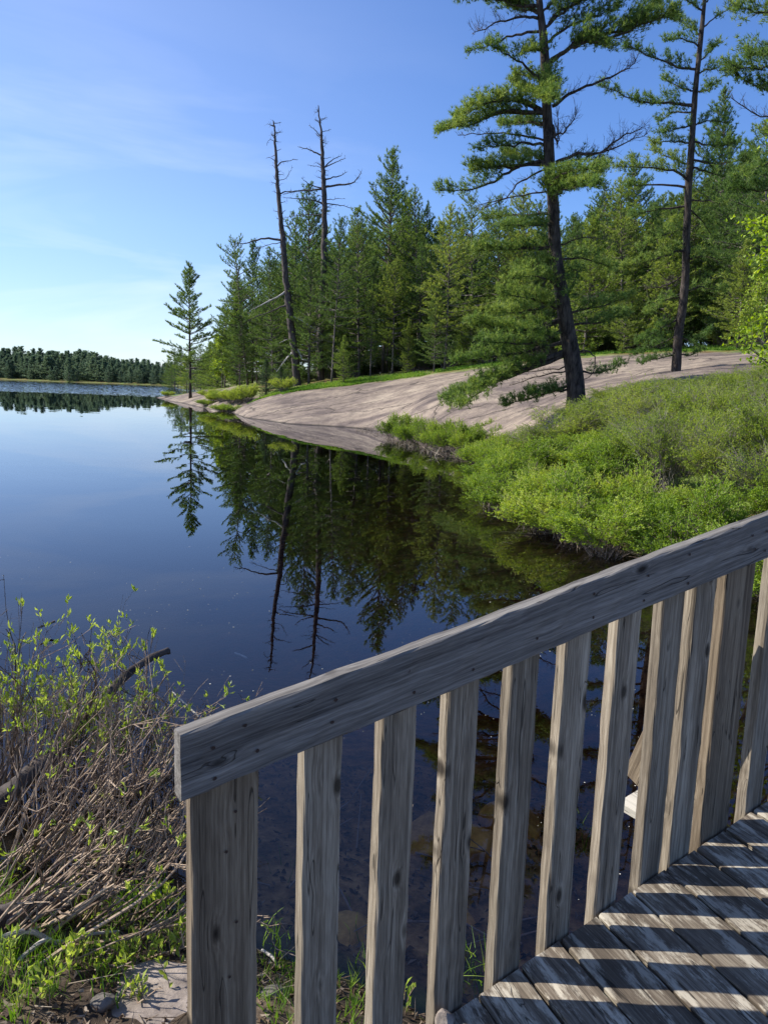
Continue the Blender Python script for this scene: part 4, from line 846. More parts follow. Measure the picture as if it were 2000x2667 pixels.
P3T = [(1880, 1850), (1875, 1500), (1880, 1200), (1885, 900), (1890, 600), (1900, 300), (1905, 0), (1905, -300), (1905, -500)]
P3W = [60, 54, 50, 44, 38, 32, 24, 12, 4]
P3L = [([(1905, 40), (1780, 70), (1650, 60), (1530, 45)], -.8, 'green', 1.3), ([(1905, 100), (1800, 120), (1700, 110)], .5, 'green', 1.2), ([(1900, 300), (1750, 330), (1620, 330), (1490, 330)], -.6, 'green', 1.5), ([(1900, 320), (1780, 290), (1640, 260), (1560, 270)], .6, 'green', 1.3), ([(1895, 420), (1760, 420), (1620, 420), (1500, 350)], 0, 'dark', 1.3),
 ([(1895, 620), (1720, 570), (1600, 550), (1480, 470)], -.5, 'thin', .7), ([(1890, 660), (1760, 660), (1660, 640)], .5, 'green', 1.1), ([(1890, 760), (1750, 760), (1640, 790), (1550, 840)], -.9, 'end', 1.1), ([(1885, 900), (1740, 900), (1600, 920), (1490, 910)], -.5, 'dark', 1.6), ([(1885, 860), (1740, 850), (1620, 840)], .6, 'dark', 1.5),
 ([(1885, 1010), (1760, 1030), (1600, 1060)], .5, 'green', 1.5), ([(1880, 200), (1960, 180), (2060, 150)], -.5, 'green', 1.4), ([(1895, 500), (1980, 480), (2080, 450)], .3, 'green', 1.4), ([(1900, -60), (1800, -90), (1720, -100)], 0, 'green', 1.4), ([(1880, 1200), (1760, 1250), (1620, 1280)], 1.0, 'green', 1.3)]
limbed_tree('pine_tree', 'pine outside the right edge reaching level dark boughs into the picture', c2, 24, P3T, P3W, P3L, 'bark_dark', 'needles_hero', tuft=.155)

# dead trunks
def snag(label, D, T_, W_, Lm, stubs, seed):
    global rng
    rng = np.random.default_rng(seed)
    P = np.array([at(*c1(X, Y), D) for X, Y in T_]); org = P[0].copy(); org[2] = gz(org[0], org[1])-.2
    root = empty('dead_tree', org, label, 'dead tree'); P[0, 2] = org[2]; P = P-org
    n = 60; Pt = smooth(P, n); Pt[2:-2, :2] += .025*rng.standard_normal((n-4, 2)); rt = np.interp(np.linspace(0, 1, n), np.linspace(0, 1, len(W_)), np.array(W_)*.4/1683*D*.5)
    g = G(); tube(g, Pt, rt, 12, rough=.07)
    for q in range(stubs):
        t = rng.uniform(.08, .98); c, d = along(Pt, [t]); a = rng.uniform(0, 6.28); l = rng.uniform(.15, .75)*(1.15-.4*t)
        dd = np.array([math.cos(a), math.sin(a), rng.uniform(-.2, .6)]); B = smooth([c[0], c[0]+dd*l*.55, c[0]+dd*l+[0, 0, rng.uniform(-.1, .25)*l]], 5)
        tube(g, B, np.linspace(.035, .008, 5), 4, tint=.5)
        C, Dd = along(B, rng.uniform(.4, 1, 3)); prisms(g, C, C+.3*nrm(Dd+rng.standard_normal((3, 3))*.8), .01, .004, .5)
    g.build('trunk', M['dead'], root, smooth=True)
    for pts, dz, mt_, k in Lm:
        B = limb3(c1, pts, D, dz, org); Lb = np.linalg.norm(np.diff(B, axis=0), axis=1).sum()
        gw = G(); r0 = .03+.016*Lb; tube(gw, B, np.linspace(r0*k, .012, len(B)), 6, rough=.08, tint=.6)
        twiggy(gw, B, int(5*Lb), .4*min(1, Lb/3), .012, .6, up=.25, sub=1, start=.4)
        gw.build('branch', M[mt_], root, smooth=False)
    return root
snag('tall leaning dead trunk with broken white lower limbs at the left of the forest', 62,
 [(778, 1590), (775, 1575), (765, 1400), (745, 1250), (730, 1100), (712, 950), (700, 800), (685, 650), (672, 500), (665, 380), (658, 250), (655, 190), (648, 135)],
 [50, 46, 38, 38, 36, 30, 28, 24, 20, 16, 12, 8, 5],
 [([(700, 780), (600, 770), (500, 795), (430, 800)], -.5, 'dead', 1), ([(690, 790), (600, 810), (540, 830)], .5, 'dead', .5), ([(682, 540), (700, 520), (760, 515), (820, 505)], -.3, 'dead', 1), ([(668, 380), (700, 355), (780, 345)], .3, 'dead', 1),
  ([(682, 455), (720, 440), (750, 385)], .2, 'dead', .5), ([(686, 640), (715, 615)], -.2, 'dead', 1.2), ([(695, 700), (740, 715), (735, 780)], -.3, 'dead', .7), ([(720, 1055), (640, 1100), (520, 1160)], -.6, 'bleached', 1.1), ([(725, 1125), (640, 1160), (510, 1210)], -.2, 'dead', 1),
  ([(745, 1185), (830, 1230), (910, 1290)], -.6, 'bleached', .6), ([(755, 1375), (710, 1430), (665, 1490)], -.6, 'bleached', 1.3), ([(765, 1360), (795, 1395), (800, 1420), (826, 1426)], -.6, 'bleached', 1.8), ([(745, 1310), (710, 1320), (680, 1335)], -.4, 'bleached', .9),
  ([(660, 250), (630, 235), (612, 265)], .2, 'dead', .5), ([(664, 300), (690, 285)], .2, 'dead', .7)], 85, 5)
snag('tall straight dead trunk with many upturned bare limbs in front of the forest', 64,
 [(906, 1575), (905, 1560), (900, 1400), (905, 1250), (910, 1100), (918, 950), (922, 800), (925, 650), (922, 500), (915, 380), (910, 250), (902, 150), (890, 50)],
 [44, 40, 36, 34, 32, 31, 30, 27, 25, 20, 15, 9, 4],
 [([(912, 322), (850, 295), (778, 273)], .3, 'dead', 1.1), ([(906, 225), (870, 180), (840, 160)], .2, 'dead', .8), ([(903, 135), (935, 115)], .1, 'dead', .6), ([(900, 140), (876, 125)], .1, 'dead', .6), ([(908, 195), (960, 180)], .2, 'dead', .7), ([(920, 388), (960, 350), (1015, 318)], -.4, 'dead', 1.1),
  ([(925, 385), (980, 360), (1038, 338)], .4, 'dead', .9), ([(925, 450), (990, 435), (1048, 410)], -.3, 'dead', 1.1), ([(926, 492), (1000, 480), (1070, 470), (1105, 440), (1122, 405)], -.4, 'dead', 1.1), ([(922, 500), (850, 480), (800, 443)], -.3, 'dead', 1),
  ([(920, 500), (780, 515), (700, 532)], .4, 'dead', .9), ([(924, 590), (850, 560), (710, 550)], -.4, 'dead', 1), ([(926, 560), (1032, 553)], .2, 'dead', .6), ([(926, 580), (1000, 590), (1078, 606)], -.2, 'dead', .8), ([(924, 650), (830, 640), (710, 655)], .4, 'dead', .7), ([(914, 385), (830, 373)], .2, 'dead', .6),
  ([(918, 340), (960, 330)], .3, 'dead', .5), ([(905, 1130), (870, 1170)], -.3, 'bleached', .8), ([(921, 810), (980, 790), (1010, 800)], -.3, 'dead', .7)], 80, 6)
rng = np.random.default_rng(99)

# ------------------------------------------------------------------ young maple at the right edge
def leafy_tree(name, label, base, H, crown, leafm, nl, lsz, cat, seed, tr=.07, lean=(0, 0)):
    global rng
    kr = rng; rng = np.random.default_rng(seed)
    root = empty(name, base, label, cat); gt = G(); P = smooth([(0, 0, -.2), (.05, 0, H*.35), (lean[0]*.6, lean[1]*.6, H*.7), (lean[0], lean[1], H)], 14); tube(gt, P, np.linspace(tr, .012, 14), 8, rough=.04)
    gt.build('trunk', M['bark_grey'], root, smooth=True)
    gw = G(); gl = G(); cs = []; ds = []
    for q in range(crown[0]):
        t = rng.uniform(crown[2], .98); c, _ = along(P, [t]); a = rng.uniform(0, 6.28); l = crown[1]*(1.1-t*.6)*rng.uniform(.6, 1.1)
        B = rot_z(limb_skeleton(l, R_(rng.uniform(15, 50)), R_(rng.uniform(-15, 25)), 6, .12), a, c[0]); tube(gw, B, np.linspace(.02, .005, 6), 4, cap=False)
        k = int(14*l); C, D = along(B, rng.uniform(.25, 1, k)); d = nrm(D+.7*rng.standard_normal((k, 3))); E_ = C+d*rng.uniform(.15, .5, (k, 1)); prisms(gw, C, E_, .006, .002)
        m_ = max(3, int(nl)); f = rng.uniform(.3, 1.1, (k, m_, 1)); LC = C[:, None]+(E_-C)[:, None]*f+.05*rng.standard_normal((k, m_, 3)); cs.append(LC.reshape(-1, 3)); ds.append((.6*d[:, None]+.8*rng.standard_normal((k, m_, 3))+[0, 0, -.1]).reshape(-1, 3))
    C = np.concatenate(cs); D = np.concatenate(ds)
    leaves(gl, C, D, lsz*rng.uniform(.7, 1.2, len(C)), lsz*.85, np.clip(.5+.2*rng.standard_normal(len(C)), 0, 1))
    gw.build('branches', M['bark_grey'], root); gl.build('crown', M[leafm], root); rng = kr; return root
b = at(1722, 800, 17); leafy_tree('maple_tree', 'young maple with fresh yellow-green leaves leaning in from the right edge', (b[0], b[1], gz(b[0], b[1])), 4.3, (38, 1.4, .2), 'maple', 7, .085, 'maple tree', 71, lean=(-.5, 0))
b = at(1800, 700, 15); leafy_tree('maple_tree', 'taller maple beyond the right edge with bright leaves hanging into the picture high up', (b[0], b[1], gz(b[0], b[1])), 6.8, (34, 1.5, .4), 'maple', 7, .08, 'maple tree', 72, lean=(-.4, 0))
b = at(1640, 790, 36); leafy_tree('maple_tree', 'pale green sapling on the slab crest behind the bright maple', (b[0], b[1], gz(b[0], b[1])), 3.6, (36, 1.4, .15), 'gale', 8, .10, 'maple tree', 73)
b = at(480, 842, 84); leafy_tree('birch_tree', 'small light green birch between the lone pine and the forest', (b[0], b[1], gz(b[0], b[1])), 5.0, (40, 1.4, .2), 'gale', 6, .16, 'birch tree', 74)
# ------------------------------------------------------------------ shrubs
def shrub_parts(seed, R, H, nst, ntw, nlf, ll, lw, low=.35, tipz=.0, stemr=.006, up=.6, lf_keep=1.0, tw_len=.28, tilt=(0, 0), tint=.5):
    global rng
    kr = rng; rng = np.random.default_rng(seed)
    gw = G(); gl = G()
    a = rng.uniform(0, 6.283, nst); rr = np.sqrt(rng.random(nst)); b = np.stack([np.cos(a)*rr*R*.35, np.sin(a)*rr*R*.35, np.full(nst, -.05)], -1)
    a2 = a+rng.uniform(-.5, .5, nst); ph = rr*1.15*rng.uniform(.7, 1.1, nst); hh = H*rng.uniform(.72, 1.05, nst)
    ncl = max(5, nst//9); ci = rng.integers(0, ncl, nst); ca = rng.uniform(0, 6.283, ncl); cp = 1.2*np.sqrt(rng.random(ncl)); ch = rng.uniform(.6, 1.08, ncl); ct = rng.uniform(-.2, .2, ncl)
    a2 = ca[ci]+.28*rng.standard_normal(nst)/(cp[ci]+.4); ph = np.clip(cp[ci]+.13*rng.standard_normal(nst), 0, 1.35); hh = H*ch[ci]*rng.uniform(.85, 1.05, nst)
    e = np.stack([np.cos(a2)*np.sin(ph)*R+b[:, 0]*.5+tilt[0], np.sin(a2)*np.sin(ph)*R+b[:, 1]*.5+tilt[1], np.cos(ph*.85)*hh], -1)
    mid = (b+e)/2; mid[:, 2] += .12*H; mid += .05*H*rng.standard_normal((nst, 3))
    def Q(i, t):
        t = t[:, None]; return b[i]*(1-t)**2+2*mid[i]*t*(1-t)+e[i]*t*t
    ts = np.linspace(0, 1, 5); ii = np.arange(nst)
    for q in range(4):
        A = Q(ii, np.full(nst, ts[q])); B = Q(ii, np.full(nst, ts[q+1])); prisms(gw, A, B, stemr*(1-.7*ts[q]), stemr*(1-.7*ts[q+1]), rng.uniform(.3, .8, nst))
    i = np.repeat(ii, ntw); t = rng.uniform(.3, 1, len(i)); A = Q(i, t); out_ = nrm(np.stack([A[:, 0], A[:, 1], np.full(len(A), up*R)], -1))
    d = nrm(out_+.55*rng.standard_normal(A.shape)); d[:, 2] = np.abs(d[:, 2])*.8+.1; B = A+nrm(d)*(tw_len*H*rng.uniform(.4, 1.1, (len(A), 1)))
    prisms(gw, A, B, stemr*.45, stemr*.18, rng.uniform(.3, .9, len(A)))
    keep = (B[:, 2] > low*H) & (rng.random(len(B)) < lf_keep); A2, B2, d2 = A[keep], B[keep], nrm(d)[keep]
    k = len(A2); f = rng.uniform(.35, 1.05, (k, nlf, 1)); C = (A2[:, None]+(B2-A2)[:, None]*f+.012*rng.standard_normal((k, nlf, 3))).reshape(-1, 3)
    D = (d2[:, None]+.75*rng.standard_normal((k, nlf, 3))+[0, 0, .35]).reshape(-1, 3)
    tt = np.repeat(np.clip(tint+ct[ci[i[keep]]]+.1*rng.standard_normal(k), 0, 1), nlf)+.08*rng.standard_normal(k*nlf)
    leaves(gl, C, D, ll*rng.uniform(.6, 1.15, len(C)), lw, np.clip(tt, 0, 1))
    rng = kr; return gw, gl
SH = {}
M['under'] = foliage('undergrowth_leaves', [(0, (.03, .06, .015)), (.5, (.08, .14, .03)), (1, (.18, .26, .05))], trans=.35)
SHK = {
 'olive0': (dict(seed=201, R=.95, H=1.5, nst=60, ntw=18, nlf=13, ll=.038, lw=.019, low=.22, lf_keep=.9, stemr=.007), 'twig_grey', 'olive'),
 'olive1': (dict(seed=202, R=1.05, H=1.5, nst=65, ntw=18, nlf=12, ll=.036, lw=.018, low=.2, lf_keep=.8, stemr=.007), 'twig_grey', 'olive'),
 'olive2': (dict(seed=203, R=.9, H=1.5, nst=70, ntw=18, nlf=9, ll=.034, lw=.017, low=.3, lf_keep=.6, stemr=.007), 'twig_grey', 'olive'),
 'gale0': (dict(seed=204, R=.7, H=.9, nst=60, ntw=14, nlf=12, ll=.045, lw=.022, low=.06, stemr=.006, tw_len=.3), 'twig', 'gale'),
 'gale1': (dict(seed=205, R=.75, H=.9, nst=55, ntw=14, nlf=11, ll=.043, lw=.021, low=.1, stemr=.006, tw_len=.3, lf_keep=.8), 'twig', 'gale'),
 'under0': (dict(seed=207, R=1.0, H=1.5, nst=60, ntw=14, nlf=9, ll=.06, lw=.035, low=.1, stemr=.009), 'twig_grey', 'under'),
 'far0': (dict(seed=206, R=1.0, H=1.5, nst=60, ntw=14, nlf=9, ll=.06, lw=.035, low=.1, stemr=.009, tint=.6), 'twig_grey', 'gale'),
}
def shrub(kind, x, y, H, W, label, group=None, name='shrub', cat='shrub', z=None, leaf=None):
    kw, wm, lm = SHK[kind]
    if kind not in SH:
        gw, gl = shrub_parts(**kw); r_ = empty(name, (0, 0, 0), label, cat, group); gw.build('stems', M[wm], r_); gl.build('foliage', M[lm], r_); SH[kind] = r_
    else: r_ = copy_tree(SH[kind]); r_.name = name; r_['label'] = label; r_['category'] = cat; r_['group'] = group or ''
    if not group and 'group' in r_: del r_['group']
    s = H/kw['H']; r_.location = (x, y, (gz(x, y) if z is None else z)-.03); r_.rotation_euler = (rng.uniform(-.06, .06), rng.uniform(-.06, .06), rng.uniform(0, 6.28)); r_.scale = (W, W, s); return r_
tl_x = [900, 1060, 1120, 1180, 1250, 1300, 1400, 1500, 1600, 1659, 1900]; tl_y = [960, 950, 925, 915, 868, 838, 818, 812, 790, 782, 770]
def px_of(P):
    v = np.asarray(P)-[0, 0, CAMH]; z = v@_F; return (1000+FPX*(v@_R2)/z)/K, (1333.5-FPX*(v@_U2)/z)/K
pts = []
for _ in range(9000):
    D = rng.uniform(7.5, 27)**1.0; az = rng.uniform(R_(5), R_(37)); x, y = D*math.sin(az), D*math.cos(az)
    P_ = np.array([x]), np.array([y])
    if not inside(LAND, *P_)[0]: continue
    if dist(SL, *P_)[0] < .2 or inside(SL, *P_)[0]: continue
    if inside(SL, *P_)[0]: continue
    if any((x-a)**2+(y-b)**2 < (.58+.02*D)**2 for a, b in pts): continue
    if math.hypot(x-6.2, y-26.3) < 1.2: continue
    pts.append((x, y))
ng = 0
for x, y in pts:
    dl = dist(LAND, np.array([x]), np.array([y]))[0]; z = gz(x, y); px, py = px_of((x, y, z))
    D = math.hypot(x, y); a_line = at(px, np.interp(px, tl_x, tl_y), D)[2]
    near_shore = dl < 1.5+.7*math.sin(x*1.7+y)+(1.2 if D > 16 and px < 1330 else 0)
    if near_shore:
        H = rng.uniform(.5, 1.05); shrub('gale%d' % rng.integers(0, 2), x, y, max(.35, min(H, a_line-z)), rng.uniform(.85, 1.15), 'low shrub with fresh bright green leaves close to the water on the right bank', 'bright green low shrubs along the right bank')
    else:
        H = rng.uniform(.95, 2.0); H = min(H, (a_line-z)*rng.uniform(.62, 1.0))
        if H < .3: H = .3
        shrub('olive%d' % rng.integers(0, 3), x, y, H, rng.uniform(.85, 1.2), 'taller fine-twigged shrub with small olive green leaves up the right bank', 'olive green shrubs covering the right bank')
    ng += 1
for q in range(30):
    px = rng.uniform(1165, 1690); D = rng.uniform(20.5, 25); P_ = at(px, 870, D); H = at(px, np.interp(px, tl_x, tl_y)+rng.uniform(-3, 14), D)[2]-gz(P_[0], P_[1])
    if H > .45: shrub('olive%d' % (q % 3), P_[0], P_[1], min(H, 2.0), rng.uniform(.9, 1.25), 'taller fine-twigged shrub with small olive green leaves up the right bank', 'olive green shrubs covering the right bank')
_SL = smooth([(a, b, 0) for a, b in [(3.45, 25.5), (3.4, 23), (3.15, 21), (2.95, 19), (2.75, 17), (2.65, 15.5), (2.75, 14), (3.05, 12.4), (3.55, 11.2), (4.3, 9.8), (5.2, 8.4)]], 26)
for q, P_ in enumerate(_SL):
    if q in (15, 16): continue
    shrub('gale%d' % (q % 2), P_[0]+rng.uniform(-.45, .1), P_[1]+rng.uniform(-.35, .1), rng.uniform(.45, .9), rng.uniform(.8, 1.25), 'low shrub with fresh bright green leaves close to the water on the right bank', 'bright green low shrubs along the right bank', z=.02)
# clumps standing in the shallows in front of the slab
for q, (px, py) in enumerate([(838, 948), (862, 955), (888, 962), (912, 968), (938, 974), (962, 978), (988, 982), (1012, 984), (1036, 986), (1060, 985), (875, 945), (925, 955), (975, 965), (1020, 968), (1060, 965), (1080, 975)]):
    P_ = atz(px, py, 0)
    shrub('gale%d' % (q % 2), P_[0]+.1, P_[1]+.4, rng.uniform(.85, 1.1) if q < 10 else 1.0, rng.uniform(.8, 1.05), 'bright green shrub clump standing in the shallows before the granite slab', 'shrub clumps in the shallows before the slab', z=0)
# the yellow green shrubs on the point
for q, (px, py, D, H) in enumerate([(445, 876, 66, .7), (462, 874, 66, .9), (480, 874, 64, 1.1), (500, 872, 62, 1.3), (518, 870, 61, 1.5), (536, 868, 60, 1.7), (478, 882, 60.5, .7), (500, 884, 59, .7), (452, 868, 72, .9), (612, 850, 57, 1.3)]):
    P_ = at(px, py, D); shrub('far0', P_[0], P_[1], H, .95, ['yellow-green shrub on the rocky point between the lone pine and the forest'][0] if q < 9 else 'small pale shrub at the foot of the leaning dead trunk', 'yellow-green shrubs on the rocky point' if q < 9 else None)
P_ = at(362, 852, 92); shrub('far0', P_[0], P_[1], .8, .8, 'tiny green shrub on the very tip of the rocky point')
# undergrowth inside the wood
for q in range(110):
    px = rng.uniform(560, 1720); D = np.interp(px, [560, 800, 1100, 1659], [64, 60, 54, 47])+rng.uniform(0, 22); P_ = at(px, 800, D)
    shrub('under0', P_[0], P_[1], rng.uniform(1.2, 2.2 if px < 720 else 3.4), rng.uniform(1.2, 2.2), 'leafy undergrowth shrub in the shade at the foot of the forest', 'undergrowth shrubs at the forest edge')

# dead stalks at the water's edge
def stalk_parts(seed, n=60, H=.5, R=.4, tilt=.5):
    global rng
    kr = rng; rng = np.random.default_rng(seed); g = G()
    A = np.stack([rng.uniform(-R, R, n), rng.uniform(-R, R, n), np.full(n, -.1)], -1); d = nrm(np.stack([tilt*rng.standard_normal(n), tilt*rng.standard_normal(n), np.ones(n)], -1)); l = H*rng.uniform(.3, 1.1, (n, 1))
    M1 = A+d*l*.5; B = A+d*l+.12*H*rng.standard_normal((n, 3)); tt = rng.uniform(0, 1, n); prisms(g, A, M1, .007, .006, tt); prisms(g, M1, B, .006, .003, tt)
    m_ = n//2; A = np.stack([rng.uniform(-R, R, m_), rng.uniform(-R, R, m_), rng.uniform(-.02, .2, m_)], -1); prisms(g, A, A+.35*rng.standard_normal((m_, 3))*[1, 1, .3], .005, .003, rng.uniform(0, 1, m_))
    rng = kr; return g
SK = None
sh_line = [(3.0, 29.2), (3.45, 27), (3.45, 24.3), (3.2, 22), (3.0, 20), (2.8, 18.5), (2.7, 17), (2.65, 15.5), (2.7, 14), (3.0, 12.4), (3.5, 11.2), (4.3, 9.6), (5.4, 7.8)]
SLn = smooth([(a, b, 0) for a, b in sh_line], 44)
spots_ = [(p[0]-rng.uniform(.0, .3), p[1]-rng.uniform(0, .2)) for p in SLn]+[tuple(atz(px, py, 0)[:2]) for px, py in [(790, 932), (812, 940), (838, 952), (868, 962), (895, 968), (925, 978), (955, 984), (985, 988), (1015, 990), (1045, 1000), (1055, 1030)]]
for q, (x, y) in enumerate(spots_):
    if q % 2 and q < 40: continue
    if SK is None:
        SK = stalk_parts(300, 36, .38, .4).build('dead_stalks', M['reed'], None, label='tangle of dead grey-brown stalks at the foot of the bank shrubs', cat='dead stalks', group='clumps of dead stalks along the right shore'); o = SK
    else: o = SK.copy(); col.objects.link(o)
    s = rng.uniform(.7, 1.15); o.location = (x, y, 0); o.scale = (s, s, s*rng.uniform(.6, 1.1)); o.rotation_euler = (0, 0, rng.uniform(0, 6.28))
# bleached fallen sticks
P_ = atz(985, 972, .0)
for q in range(9):
    g = G(); A = np.array([rng.uniform(-.5, .2), rng.uniform(-.2, .2), .02+.03*q]); B = A+np.array([rng.uniform(.35, .8), rng.uniform(-.4, .25), rng.uniform(-.12, .15)]); tube(g, smooth([A, (A+B)/2+[0, 0, .05], B], 6), np.linspace(.022, .012, 6), 5, rough=.1)
    o = g.build('driftwood_stick', M['bleached'], None, label='bleached fallen stick among the dead stalks before the slab', cat='stick', group='bleached sticks among the stalks'); o.location = (P_[0]+.2, P_[1]-.1, .05)
# ------------------------------------------------------------------ grass and moss on the slab crest
g = G(); cps = np.array([at(px, py, D) for px, py, D in [(562, 862, 57.5), (600, 852, 57), (640, 847, 56), (700, 839, 55.5), (760, 832, 55.2), (800, 828, 55), (860, 821, 54), (905, 815, 53)]]); Cp = smooth(cps, 60)
n = 9000; c, _ = along(Cp, rng.random(n)); wv = np.abs(rng.standard_normal(n))*1.6; c[:, 1] += wv-.5; c[:, 0] += rng.standard_normal(n)*.4; c[:, 2] = ground(c[:, 0], c[:, 1])
blades(g, c, np.tile([0, 0, 1.], (n, 1)), .16, np.clip(.38+.25*rng.standard_normal(n)+.25*np.sin(c[:, 0]*1.3), 0, 1), nb=4, width=.3, spread=.5)
g.build('grass', M['grass'], None, label='bright mossy grass strip along the upper edge of the slab', cat='grass', kind='stuff')
g = G(); n = 9000; px = rng.uniform(940, 1659, n); D = np.interp(px, [940, 1100, 1400, 1659], [53, 50, 47, 45])+np.abs(rng.standard_normal(n))*2.5; aa = np.array([math.atan2(*at(p, 780, 10)[:2]) for p in px])
x = D*np.sin(aa); y = D*np.cos(aa); c = np.stack([x, y, ground(x, y)], -1); blades(g, c, np.tile([0, 0, 1.], (n, 1)), .15, np.clip(.35+.25*rng.standard_normal(n), 0, 1), nb=4, width=.3, spread=.6)
g.build('grass', M['grass'], None, label='sparse grass at the forest edge right of the slab crest', cat='grass', kind='stuff')

# ------------------------------------------------------------------ near bank, left of the railing
def stems_shrub(seed, base, n, Lr, lean, spread, leafp, leafsz=.038, fork=4, rad=.0035, br=.16, nl=7):
    """bare-stemmed shrub, every stem a curved tube with forks; leaves in whorls at some tips"""
    global rng
    kr = rng; rng = np.random.default_rng(seed); gw = G(); gl = G()
    TA, TB, TR, TT = [], [], [], []; LC, LD, LT = [], [], []
    for q in range(n):
        a = rng.uniform(0, 6.28); b = np.array([math.cos(a)*br*rng.random()*1.6, math.sin(a)*br*rng.random(), rng.uniform(-.08, .0)])
        l = rng.uniform(*Lr); d = nrm(np.array(lean)+spread*rng.standard_normal(3)*[1, 1, .5]); d[2] = abs(d[2])+.08; d = nrm(d)
        bend = .22*rng.standard_normal(3)*[1, 1, .6]+[0, 0, .12]
        P = smooth([b, b+d*l*.4+bend*l*.15, b+d*l*.75+bend*l*.35, b+nrm(d+bend)*l], 8); P[1:] += .006*rng.standard_normal((7, 3))
        r0 = rad*rng.uniform(.6, 1.5); tt = rng.uniform(.2, .95); tube(gw, P, np.linspace(r0, r0*.35, 8), 5, tint=tt, cap=False)
        tips = [(P[-1], nrm(P[-1]-P[-2]))]
        for _ in range(int(rng.integers(1, fork+1))):
            c, dd = along(P, [rng.uniform(.35, .95)]); e = nrm(dd[0]+.55*rng.standard_normal(3)+[0, 0, .25]); l2 = l*rng.uniform(.12, .38); m_ = c[0]+e*l2*.5+.02*rng.standard_normal(3); E_ = c[0]+e*l2+[0, 0, .03]
            TA += [c[0], m_]; TB += [m_, E_]; TR += [r0*.45, r0*.35]; TT += [tt, tt]; tips.append((E_, nrm(E_-m_)))
            for _ in range(2):
                f = rng.uniform(.3, 1); c3 = c[0]+(E_-c[0])*f; e3 = nrm(e+.7*rng.standard_normal(3)+[0, 0, .3]); E3 = c3+e3*l2*rng.uniform(.25, .5); TA.append(c3); TB.append(E3); TR.append(r0*.28); TT.append(tt); tips.append((E3, e3))
        for p, dd in tips:
            if rng.random() < leafp*(1 if p[2] > .35*Lr[1] else .25):
                for _ in range(int(rng.integers(4, nl+1))):
                    LC.append(p-dd*rng.uniform(0, .05)+.004*rng.standard_normal(3)); LD.append(dd*.8+.5*rng.standard_normal(3)+[0, 0, .5]); LT.append(rng.uniform(.25, .9))
    prisms(gw, np.array(TA), np.array(TB), np.array(TR), np.array(TR)*.7, np.array(TT))
    if LC: leaves(gl, np.array(LC), np.array(LD), leafsz*rng.uniform(.6, 1.2, len(LC)), leafsz*.34, np.array(LT))
    rng = kr; return gw, gl
spots = [ # px, py, D, stems, length, lean, spread, leaf, description
 (-15, 1700, 4.6, 34, (.5, 1.05), (.25, .1, 1), .25, .45, 'leafy-topped bare-stemmed shrub at the left edge of the picture over the water'),
 (55, 1710, 4.55, 34, (.5, 1.05), (.25, .1, 1), .24, .4, 'bare-stemmed shrub with green tips beside the left edge'),
 (115, 1715, 4.5, 30, (.5, 1.0), (.35, .15, 1), .24, .42, 'bare-stemmed shrub with the tallest green tips left of the dark fallen branch'),
 (180, 1710, 4.5, 26, (.45, 1.0), (.35, .1, 1), .26, .4, 'bare-stemmed shrub crossing the dark fallen branch'),
 (250, 1710, 4.5, 28, (.4, .8), (.35, .1, 1), .3, .16, 'sparse-leaved twiggy shrub behind the end of the handrail'),
 (325, 1720, 4.4, 24, (.35, .7), (.35, .1, 1), .32, .14, 'thin twiggy shrub just left of the handrail end'),
 (0, 1860, 3.75, 26, (.5, 1.0), (.75, .25, .75), .26, .03, 'tangle of pale bare stems leaning right at the left edge'),
 (100, 1880, 3.65, 26, (.5, .95), (.75, .25, .75), .26, .02, 'thick tangle of tan stems leaning right in the middle of the near bank'),
 (205, 1860, 3.65, 24, (.4, .8), (.7, .2, .75), .3, .04, 'tangle of tan stems leaning towards the first railing post'),
 (290, 1840, 3.65, 28, (.3, .65), (.5, .15, .8), .35, .06, 'short tangle of tan stems beside the first railing post'),
 (-60, 2010, 3.1, 22, (.5, .85), (.9, .3, .5), .24, .04, 'low tangle of tan stems sweeping in from the lower left edge'),
 (40, 2100, 2.9, 16, (.4, .8), (.8, .3, .4), .3, .1, 'low sprawling stems over the ground in the lower left corner'),
 (170, 2010, 3.1, 14, (.35, .65), (.6, .1, .5), .35, .1, 'low sprawling stems near the weathered log')]
for q, (px, py, D, n, Lr, lean, sp_, lp, lb) in enumerate(spots):
    b = at(px, py, D); z = max(gz(b[0], b[1]), -.12); gw, gl = stems_shrub(400+q, b, n, Lr, lean, sp_, lp, rad=.0045 if q < 6 else .0062)
    r_ = empty('shrub', (b[0], b[1], z), lb, 'shrub'); gw.build('stems', M['stem'], r_)
    if gl.n: gl.build('foliage', M['sprout'], r_)
def sprout(px, py, z, H, label, seed, n=6, sz=.04):
    global rng
    kr = rng; rng = np.random.default_rng(seed); b = atz(px, py, z+.0); zz = gz(b[0], b[1]); gw = G(); gl = G(); LC, LD = [], []
    for q in range(n):
        d = nrm(np.array([.28*rng.standard_normal(), .28*rng.standard_normal(), 1])); l = H*rng.uniform(.5, 1.05); o_ = .03*rng.standard_normal(3)*[1, 1, 0]; P = smooth([o_+[0, 0, -.02], o_+d*l*.5, o_+d*l+[.02*rng.standard_normal(), 0, 0]], 6); tube(gw, P, np.linspace(.0025, .001, 6), 4, cap=False)
        for f in np.linspace(.35, 1, max(4, int(l/.018))):
            c, dd = along(P, [f]); a = rng.uniform(0, 6.28); LC.append(c[0]); LD.append(dd[0]*.9+np.array([math.cos(a), math.sin(a), .15])*.75)
    leaves(gl, np.array(LC), np.array(LD), sz*rng.uniform(.6, 1.15, len(LC)), sz*.38, rng.uniform(.3, .95, len(LC))); rng = kr
    r_ = empty('leafy_sprout', (b[0], b[1], zz), label, 'plant'); gw.build('stems', M['stem'], r_); gl.build('foliage', M['sprout'], r_)
